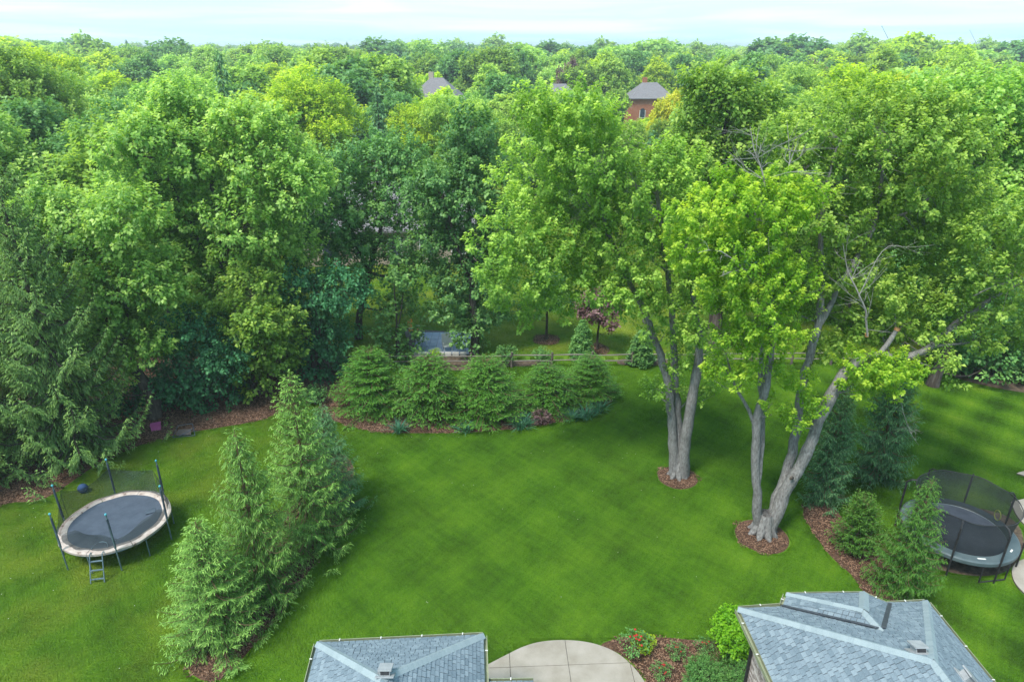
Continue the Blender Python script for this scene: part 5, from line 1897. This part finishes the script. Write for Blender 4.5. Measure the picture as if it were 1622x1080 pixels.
def far_house(name, c, w, d, eave, ridge, rot, wallm, label, nwin=3, chimney=False, floors=1, arch=False):
    """gabled-hip house standing among the trees: walls, roof, windows"""
    c = Vector(c)
    t = thing(name, c, label, 'house')
    t.rotation_euler = (0, 0, rot)
    o = c
    MB().box(o + Vector((0, 0, eave / 2)), (w, d, eave)).build('wall', wallm, t)
    e, hw, hd = 0.45, w / 2 + .45, d / 2 + .45
    k = max(0.5, hw - hd * 0.85)
    z0, z1 = eave - .02, ridge
    vs = [(-hw, -hd, z0), (hw, -hd, z0), (hw, hd, z0), (-hw, hd, z0), (-k, 0, z1), (k, 0, z1), (-hw, -hd, z0 - .15), (hw, -hd, z0 - .15), (hw, hd, z0 - .15), (-hw, hd, z0 - .15)]
    rf = MB().add([o + Vector(v) for v in vs], [(0, 1, 5, 4), (1, 2, 5), (2, 3, 4, 5), (3, 0, 4), (6, 7, 1, 0), (7, 8, 2, 1), (8, 9, 3, 2), (9, 6, 0, 3), (9, 8, 7, 6)]).build('roof', M['roof_far'], t)
    if chimney:
        MB().box(o + Vector((-w * .12, .3, ridge + .2)), (.9, .7, 1.5)).build('chimney', wallm, rf)
    for f in range(floors):
        zc = 1.5 + f * 2.8
        for i in range(nwin):
            x = (-0.5 + (i + 0.5) / nwin) * w * .9
            fr = MB().box(o + Vector((x, -d / 2 - .02, zc)), (1.25, .10, 1.55)).build('window', M['white'], t)
            MB().box(o + Vector((x, -d / 2 - .08, zc)), (1.0, .03, 1.3)).build('pane', M['glass'], fr)
            if arch and f == floors - 1:
                m = MB()
                pr = [(math.cos(a) * .5, math.sin(a) * .5) for a in [math.pi * q / 8 for q in range(9)]]
                vs = [o + Vector((x + a, -d / 2 - .10, zc + .65 + b)) for a, b in pr] + [o + Vector((x + a, -d / 2 - .02, zc + .65 + b)) for a, b in pr]
                m.add(vs, [tuple(range(9))] + [(q, q + 9, q + 10, q + 1) for q in range(8)]).build('arched_pane', M['glass'], fr)
    return t


far_house('house', (P(600, 420, 58).x + 1.5, 60, 0), 15, 9, 3.0, 6.2, 0.1, M['siding'], 'beige house half hidden behind the elm, grey roof showing through the leaves', 5)
far_house('house', (P(1033, 160, 146).x, 150, 0), 8.4, 6.4, 7.4, 10.3, 0.06, M['brick_red'], 'orange brick house with an arched window in a gap of the far trees', 2, True, 2, True)
far_house('house', (P(690, 120, 130).x, 132, 0), 9, 8, 8.2, 11.9, -0.1, M['siding'], 'grey-roofed house among the treetops above the tall narrow tree', 3, True, 2)
far_house('house', (P(888, 120, 140).x, 142, 0), 10, 9, 6.0, 10.4, 0.1, M['siding'], 'small house glimpsed left of the orange brick house', 3, False, 2)
SIGHT = [(1007, 1034, 180, 146), (682, 704, 124, 126), (876, 904, 128, 137), (560, 690, 430, 55)]

# ------------------------------------------------------------------ the wood beyond
def unit_tree(seed, Ht, Wd, nl, rl, dens, leaves, leaf, shoot, up=0.6, shape='round', **kw):
    rng = np.random.default_rng(seed)
    lob = []
    zb = Ht * 0.30
    for i in range(nl):
        f = (i + 0.5) / nl
        z = zb + (Ht - rl - zb) * f
        if shape == 'round':
            r = Wd / 2 * math.sqrt(max(0.05, 1 - ((f - 0.35) / 0.72) ** 2)) - rl * 0.6
        elif shape == 'vase':
            r = Wd / 2 * (0.35 + 0.65 * f) * (1 if f < .8 else .75) - rl * 0.5
        else:
            r = Wd / 2 * (1.05 - f * 0.8) - rl * 0.5
        r = max(0, r) * rng.uniform(0.55, 1.1)
        a = i * 2.4 + rng.normal(0, .3)
        lob.append((math.cos(a) * r, math.sin(a) * r, z + rng.normal(0, .3), rl * rng.uniform(.75, 1.25)))
    lob.append((0, 0, Ht - rl, rl))
    st = [([(0, 0, 0), (.1, 0, Ht * .2), (0, .1, Ht * .45), (0, 0, Ht * .85)], [.026 * Ht, .02 * Ht, .014 * Ht, .02])]
    return broadleaf(rng, st, lob, dens, leaves, leaf, shoot, up=up, limb_r=.08, twig_r=.02, **kw)


NEARP = [proto_mesh(unit_tree(100 + i, 12.5, 9.5, 20, 1.6, 5.2, 16, .23, .78, up=u, shape=s), M['bark_dark'], LF['green']) for i, (s, u) in enumerate((('round', .6), ('vase', .9), ('round', .9), ('cone', .7), ('round', .4), ('vase', .6)))]
FARP = [proto_mesh(unit_tree(120 + i, 12.5, 9.5, 16, 1.8, 2.3, 11, .47, .95, up=.7, shape=s), M['bark_dark'], LF['green']) for i, s in enumerate(('round', 'vase', 'round', 'cone', 'round'))]
spire = spruce(np.random.default_rng(57), 13, 2.6, 0.8, 6, 0.2, (0.5, 0.2), 0.5, 0.2, 0.3, dens=0.35, taper=0.8, latmax=0.9)
SPR['spire'] = proto_mesh(spire, M['bark_dark'], LF['dark_spruce'])

KINDS = [('maple_tree', 'bright green maple', 'silver', .20), ('maple_tree', 'mid green maple', 'green', .27), ('oak_tree', 'deep green oak', 'deep', .17), ('locust_tree', 'yellow-green locust', 'yellow', .17), ('maple_tree', 'leafy pale maple', 'maple', .14), ('pine_tree', 'dark pointed conifer', 'dark_spruce', .05), ('plum_tree', 'purple-brown plum', 'purple', .0)]
ZONES = [(170, 'at the left edge'), (330, 'over the open trampoline'), (560, 'over the foreground spruces'), (840, 'over the island bed'), (1060, 'over the ringed saplings'), (1250, 'over the dark-trunked maple'), (1440, 'over the leaning maple'), (9999, 'at the right edge')]
BELTS = [(72, 'behind the garden'), (125, 'in mid distance'), (9999, 'near the horizon')]
NUM = ['', 'one', 'two', 'three', 'four', 'five', 'six', 'seven', 'eight', 'nine', 'ten', 'eleven', 'twelve']
NTH = ['leftmost', 'second from left', 'third from left', 'fourth from left', 'fifth from left', 'sixth from left', 'seventh from left', 'eighth from left', 'ninth from left', 'tenth from left', 'eleventh from left', 'twelfth from left']


def plant_wood():
    rng = np.random.default_rng(77)
    rg = random.Random(77)
    cand = []
    y = 43.0
    while y < 232:
        sp = 8.6 if y < 75 else (11.0 if y < 130 else 13.0)
        half = y * 0.80 + 5
        x = -half + rg.uniform(0, sp)
        while x < half:
            cand.append((x + rg.uniform(-.33, .33) * sp, y + rg.uniform(-.33, .33) * sp))
            x += sp
        y += sp * 0.9
    placed = []
    for x, y in cand:
        # the neighbour's lawn, the house sites
        if -4 < x < 18 and y < 70:
            continue
        if -20 < x < -2 and 51 < y < 68:
            continue
        if any(abs(x - h.location.x) < 9 and abs(y - h.location.y) < 8 for h in HOUSES):
            continue
        k = rg.random()
        acc = 0
        for kind in KINDS:
            acc += kind[3]
            if k < acc:
                break
        ht = float(np.clip(rng.normal(12.8, 2.0), 9.0, 16.6))
        if x < -0.62 * y and 70 < y:
            ht += 2.2
        w = ht * rng.uniform(.68, .92)
        if kind[2] == 'dark_spruce':
            ht, w = ht * 1.03, ht * .36
        px, py, dep = proj((x, y, ht))
        hw = F * w / 2 / dep
        ok = True
        for (a, b, bot, ymax) in SIGHT:
            if y < ymax and px + hw * 1.3 > a and px - hw * 1.3 < b and proj((x, y, ht * 1.2))[1] < bot:
                need = z_at(px, bot, x, y) / 1.2
                if need > 5:
                    ht = need
                    w = min(w, ht * .85)
                else:
                    ok = False
        lim = rg.uniform(150, 215) if y < 55 else rg.uniform(112, 150) if y < 75 else rg.uniform(98, 118) if y < 100 else rg.uniform(85, 100) if y < 140 else 74
        if px < 60:
            lim -= 30
        if py < lim:
            ht = min(ht, z_at(px, lim, x, y))
        px, py, dep = proj((x, y, ht))
        if not ok or px < -hw - 20 or px > 1622 + hw + 20:
            continue
        placed.append((x, y, ht, w, kind, px, py))
    # single trees that stand out
    for px, py, Y, w, kind in ((1180 * 0 + 1400, 166, 62, 2.6, ('maple_tree', 'golden-leaved maple', 'gold', 0)), (1400, 70, 330, 10, ('maple_tree', 'golden-topped far tree', 'gold', 0)), (1070, 150, 100, 6, ('locust_tree', 'golden-green locust', 'gold', 0)), (930, 78, 230, 14, ('oak_tree', 'tall deep green oak', 'deep', 0)), (345, 84, 74, 5.0, ('pine_tree', 'dark ragged pine', 'dark_spruce', 0)), (1290, 104, 150, 8, ('plum_tree', 'purple-brown plum', 'purple', 0)), (905, 100, 160, 6, ('plum_tree', 'purple-brown plum', 'purple', 0)), (1640 * 0 + 600, 96, 140, 13, ('locust_tree', 'golden-green locust', 'yellow', 0)), (1435, 128, 88, 7, ('locust_tree', 'golden-green locust', 'gold', 0))):
        x = P(px, py, Y).x
        placed.append((x, Y, P(px, py, Y).z, w, kind, px, py))
    groups = {}
    for t in placed:
        zone = next(z for lim, z in ZONES if t[5] < lim)
        belt = next(b for lim, b in BELTS if t[1] < lim)
        groups.setdefault((t[4][1], belt, zone), []).append(t)
    for (desc, belt, zone), ts in groups.items():
        ts.sort(key=lambda t: t[5])
        for i, (x, y, ht, w, kind, px, py) in enumerate(ts):
            n = len(ts)
            base = f'{desc} {belt} {zone}'
            grp = 'trees of the wood beyond the garden'
            lb = base
            if 1 < n < 13:
                lb = base + ', ' + ('rightmost' if i == n - 1 else NTH[i]) + ' of ' + NUM[n]
            elif n >= 13:
                grp = f'{desc}s {belt} {zone}'
            if kind[2] == 'dark_spruce':
                pr, nat = SPR['spire'], (13.0, 5.2)
            else:
                pr = rg.choice(NEARP if y < 95 else FARP)
                nat = (12.5, 9.5)
            plant(kind[0], pr, (x, y, 0), rg.uniform(0, 6.28), (w / nat[1], w / nat[1], ht / nat[0]), lb, 'tree', grp, LF[kind[2]])


HOUSES = [o for o in COL.objects if o.name.split('.')[0] == 'house' and o.location.y > 30]
plant_wood()

# far wood to the horizon: one mass, its crowns set out by geometry nodes
def gn_scatter(name, pts, rots, scales, sources, idx, kind='stuff'):
    """a point mesh whose points carry copies of the source meshes (kept outside the scene)"""
    me = bpy.data.meshes.new(name)
    me.vertices.add(len(pts))
    me.vertices.foreach_set('co', np.asarray(pts, np.float32).ravel())
    for nm, dt, arr in (('rot', 'FLOAT_VECTOR', rots), ('scl', 'FLOAT_VECTOR', scales)):
        a = me.attributes.new(nm, dt, 'POINT')
        a.data.foreach_set('vector', np.asarray(arr, np.float32).ravel())
    a = me.attributes.new('pick', 'INT', 'POINT')
    a.data.foreach_set('value', np.asarray(idx, np.int32))
    o = link(bpy.data.objects.new(name, me))
    o['kind'] = kind
    ng = bpy.data.node_groups.new(name, 'GeometryNodeTree')
    ng.interface.new_socket('Geometry', in_out='INPUT', socket_type='NodeSocketGeometry')
    ng.interface.new_socket('Geometry', in_out='OUTPUT', socket_type='NodeSocketGeometry')
    N, L = ng.nodes.new, ng.links.new
    gi, go = N('NodeGroupInput'), N('NodeGroupOutput')
    srcs = bpy.data.collections.new(name + '_sources')
    for i, (m) in enumerate(sources):
        so = bpy.data.objects.new('%s_%02d' % (name, i), m)
        srcs.objects.link(so)
    ci = N('GeometryNodeCollectionInfo')
    ci.inputs['Collection'].default_value = srcs
    ci.inputs['Separate Children'].default_value = True
    ci.inputs['Reset Children'].default_value = True
    ip = N('GeometryNodeInstanceOnPoints')
    ip.inputs['Pick Instance'].default_value = True

    def attr(nm, dt):
        n = N('GeometryNodeInputNamedAttribute')
        n.data_type = dt
        n.inputs['Name'].default_value = nm
        return n.outputs['Attribute']

    e2r = N('FunctionNodeEulerToRotation')
    L(attr('rot', 'FLOAT_VECTOR'), e2r.inputs[0])
    L(gi.outputs[0], ip.inputs['Points'])
    L(ci.outputs[0], ip.inputs['Instance'])
    L(attr('pick', 'INT'), ip.inputs['Instance Index'])
    L(e2r.outputs[0], ip.inputs['Rotation'])
    L(attr('scl', 'FLOAT_VECTOR'), ip.inputs['Scale'])
    L(ip.outputs[0], go.inputs[0])
    md = o.modifiers.new('scatter', 'NODES')
    md.node_group = ng
    return o


def far_wood():
    rng = np.random.default_rng(90)
    src = []
    for i, (m, s) in enumerate((('green', 'round'), ('silver', 'vase'), ('deep', 'round'), ('yellow', 'round'), ('maple', 'cone'), ('green', 'vase'), ('deep', 'cone'))):
        w, c = unit_tree(140 + i, 12.5, 10.5, 11, 2.2, .8, 8, 1.0, 1.2, shape=s)
        src.append(mesh_np('far_crown', c[0], c[1], LF[m], c[2]))
    w, c = spire
    src.append(mesh_np('far_conifer', c[0], c[1], LF['dark_spruce'], c[2]))
    pts = []
    y = 236.0
    while y < 2500:
        sp = 12 + (y - 236) * 0.008
        half = y * 0.80 + 10
        n = int(2 * half / sp)
        x = np.linspace(-half, half, n) + rng.uniform(-.4, .4, n) * sp
        yy = y + rng.uniform(-.4, .4, n) * sp
        pts.append(np.stack([x, yy, np.zeros(n)], 1))
        y += sp * (1.0 + (y - 236) / 1400)
    pts = np.concatenate(pts)
    n = len(pts)
    s = rng.normal(1.0, .25, n).clip(.55, 1.7)
    grow = 1 + pts[:, 1] / 6000
    pick = rng.choice(8, n, p=[.2, .15, .2, .13, .13, .09, .06, .04])
    wide = np.where(pick == 7, .8, rng.uniform(.9, 1.3, n))
    scl = np.stack([s * wide * grow, s * wide * grow, s], 1)
    rot = np.stack([np.zeros(n), np.zeros(n), rng.uniform(0, 6.28, n)], 1)
    gn_scatter('distant_forest', pts, rot, scl, src, pick)
    print('far trees', n)


far_wood()

# thin leaning masts over the far treetops
for (a, b, r, lb) in (((1397, 42, 320), (1409, 66, 320), .10, 'thin dark mast leaning over the far treetops beside the golden tree'), ((1536, 48, 420), (1547, 70, 420), .09, 'thin faint mast leaning over the far treetops at the right')):
    p, q = P(*a), P(*b)
    d = (q - p).normalized()
    foot = q + d * ((q.z) / -d.z)
    o = thing('mast', foot, lb, 'mast')
    MB().tube([foot, q, p], [r * 1.5, r, r * .6], 6).build('shaft', M['flashing'], o)
    MB().sphere(p, r * 2.2, n=6, m=4).build('tip', M['flashing'], o)

# ------------------------------------------------------------------ turf and chips
def grass():
    rng = np.random.default_rng(95)
    src = []
    for s in range(3):
        n = 420
        gx, gy = np.meshgrid(np.arange(20.5) / 20.5, np.arange(20.5) / 20.5)
        p = np.stack([gx.ravel(), gy.ravel()], 1)
        n = len(p)
        p = np.concatenate([(p - 0.5) * 0.5 + rng.uniform(-.018, .018, (n, 2)), np.zeros((n, 1))], 1)
        h = rng.uniform(.022, .048, n)
        d = np.stack([rng.normal(0, .55, n), rng.normal(0, .55, n), np.ones(n)], 1)
        d = norm(d)
        sd = norm(np.cross(d, rng.normal(size=(n, 3))))
        w = rng.uniform(.008, .016, n)
        V = np.empty((n, 3, 3))
        V[:, 0] = p - sd * w[:, None]
        V[:, 1] = p + sd * w[:, None]
        V[:, 2] = p + d * h[:, None]
        src.append(mesh_np('turf', V.reshape(-1, 3), np.arange(3 * n).reshape(-1, 3), M['blades'], np.repeat(rng.random(n), 3)))
    xs, ys = [], []
    for y0, y1, sp in ((11, 36.5, .5), (36.5, 66.5, .75)):
        y = y0
        while y < y1:
            half = y * .95 + 6
            x = np.arange(-half, half, sp)
            xs.append(x)
            ys.append(np.full(len(x), y))
            y += sp
    pts = np.stack([np.concatenate(xs), np.concatenate(ys)], 1)
    walls = []
    for a, b, bk, ln in ((EA, EB, back, 7), (LA, LB, backl, 6)):
        walls.append(np.array([(a.x, a.y), ((a + bk * ln).x, (a + bk * ln).y), ((b + bk * ln).x, (b + bk * ln).y), (b.x, b.y)]))

    def free(p, h):
        """tiles of half size h whose middle and corners all lie outside the beds; and those with any part outside"""
        allin = np.ones(len(p), bool)
        anyout = np.zeros(len(p), bool)
        for dx, dy in ((0, 0), (h, h), (-h, h), (h, -h), (-h, -h)):
            o_ = np.ones(len(p), bool)
            for poly in BEDS + walls:
                o_ &= ~inside(p + np.array([dx, dy]), poly)
            allin &= o_
            anyout |= o_
        return allin, anyout

    far_ = pts[:, 1] > 36.5
    cur, keep, size = pts[~far_], [pts[far_]], [np.full(far_.sum(), 1.5)]
    k_, h_ = 1.0, 0.24
    for lev in range(4):
        a_, o_ = free(cur, h_)
        keep.append(cur[a_])
        size.append(np.full(a_.sum(), k_))
        rest = cur[o_ & ~a_]
        q_ = 0.125 * k_
        cur = np.concatenate([rest + np.array(d) * q_ for d in ((1, 1), (-1, 1), (1, -1), (-1, -1))])
        k_, h_ = k_ / 2, h_ / 2
    pts = np.concatenate(keep)
    size = np.concatenate(size)
    n = len(pts)
    P3 = np.concatenate([pts, np.zeros((n, 1))], 1)
    rot = np.stack([np.zeros(n), np.zeros(n), rng.integers(0, 4, n) * math.pi / 2], 1)
    sc = np.ones((n, 3))
    sc[:, :2] = size[:, None]
    sc[:, 2] = np.where(size < 1, 0.3 + 0.6 * size, 1.0)
    gn_scatter('lawn_grass', P3, rot, sc, src, rng.integers(0, 3, n))
    # wood chips on the mulch
    cs = []
    for s in range(3):
        m = MB()
        for i in range(110):
            r, a = .33 * math.sqrt(rng.random()), rng.uniform(0, 6.28)
            e = Matrix.Rotation(rng.uniform(0, 6.28), 3, 'Z') @ Matrix.Rotation(rng.normal(0, .4), 3, 'X') @ Matrix.Rotation(rng.normal(0, .35), 3, 'Y')
            m.box((r * math.cos(a), r * math.sin(a), rng.uniform(.005, .03)), (rng.uniform(.03, .09), rng.uniform(.012, .028), .008), e, tone=rng.random())
        cs.append(m.mesh('chips', M['chips']))
    cp = []
    for k, poly in enumerate(BEDS):
        if k == 6 or k > 9:
            continue
        lo, hi = poly.min(axis=0), poly.max(axis=0)
        lo[0], hi[0] = max(lo[0], -24), min(hi[0], 26)
        xs = np.arange(lo[0], hi[0], .36)
        ys = np.arange(lo[1], hi[1], .36)
        g_ = np.stack(np.meshgrid(xs, ys), -1).reshape(-1, 2) + rng.uniform(-.15, .15, (len(xs) * len(ys), 2))
        q = inside(g_, poly)
        for dx, dy in ((.14, 0), (-.14, 0), (0, .14), (0, -.14)):
            q &= inside(g_ + np.array([dx, dy]), poly)
        cp.append(g_[q])
    cp = np.concatenate(cp)
    n = len(cp)
    gn_scatter('mulch_chips', np.concatenate([cp, np.full((n, 1), .012)], 1), np.stack([np.zeros(n), np.zeros(n), rng.uniform(0, 6.28, n)], 1), np.ones((n, 3)), cs, rng.integers(0, 3, n))
    # clover heads dotted over the turf
    cm = []
    cl = MB().sphere((0, 0, .07), .012, n=5, m=3).mesh('clover', M['white'])
    n = 130
    cc = np.stack([rng.uniform(-20, 8, n), rng.uniform(13, 30, n)], 1)
    ok = np.ones(n, bool)
    for poly in BEDS:
        ok &= ~inside(cc, poly)
    cc = cc[ok]
    n = len(cc)
    gn_scatter('clover_flowers', np.concatenate([cc, np.zeros((n, 1))], 1), np.zeros((n, 3)), np.ones((n, 3)), [cl], np.zeros(n, int))
    print('grass', len(P3), 'chips', len(cp))


grass()
tri = {}
for o in COL.objects:
    if o.type == 'MESH' and o.data.name not in tri:
        tri[o.data.name] = sum(len(p.vertices) - 2 for p in o.data.polygons)
print('TRIANGLES', sum(tri.values()), sorted(((v, k) for k, v in tri.items()), reverse=True)[:22])

# ------------------------------------------------------------------ air
hz = MB().box((0, 1560, 14.5), (6300, 3260, 31)).mesh('haze', None)
hm, nt, N, L, out = new_mat('haze')
pv_ = N('ShaderNodeVolumePrincipled')
pv_.inputs['Color'].default_value = (0.86, 0.93, 1.0, 1)
pv_.inputs['Density'].default_value = 0.00055
pv_.inputs['Anisotropy'].default_value = 0.3
L(pv_.outputs[0], out.inputs['Volume'])
hz.materials.append(hm)
ho = link(bpy.data.objects.new('haze', hz))
ho['kind'] = 'stuff'
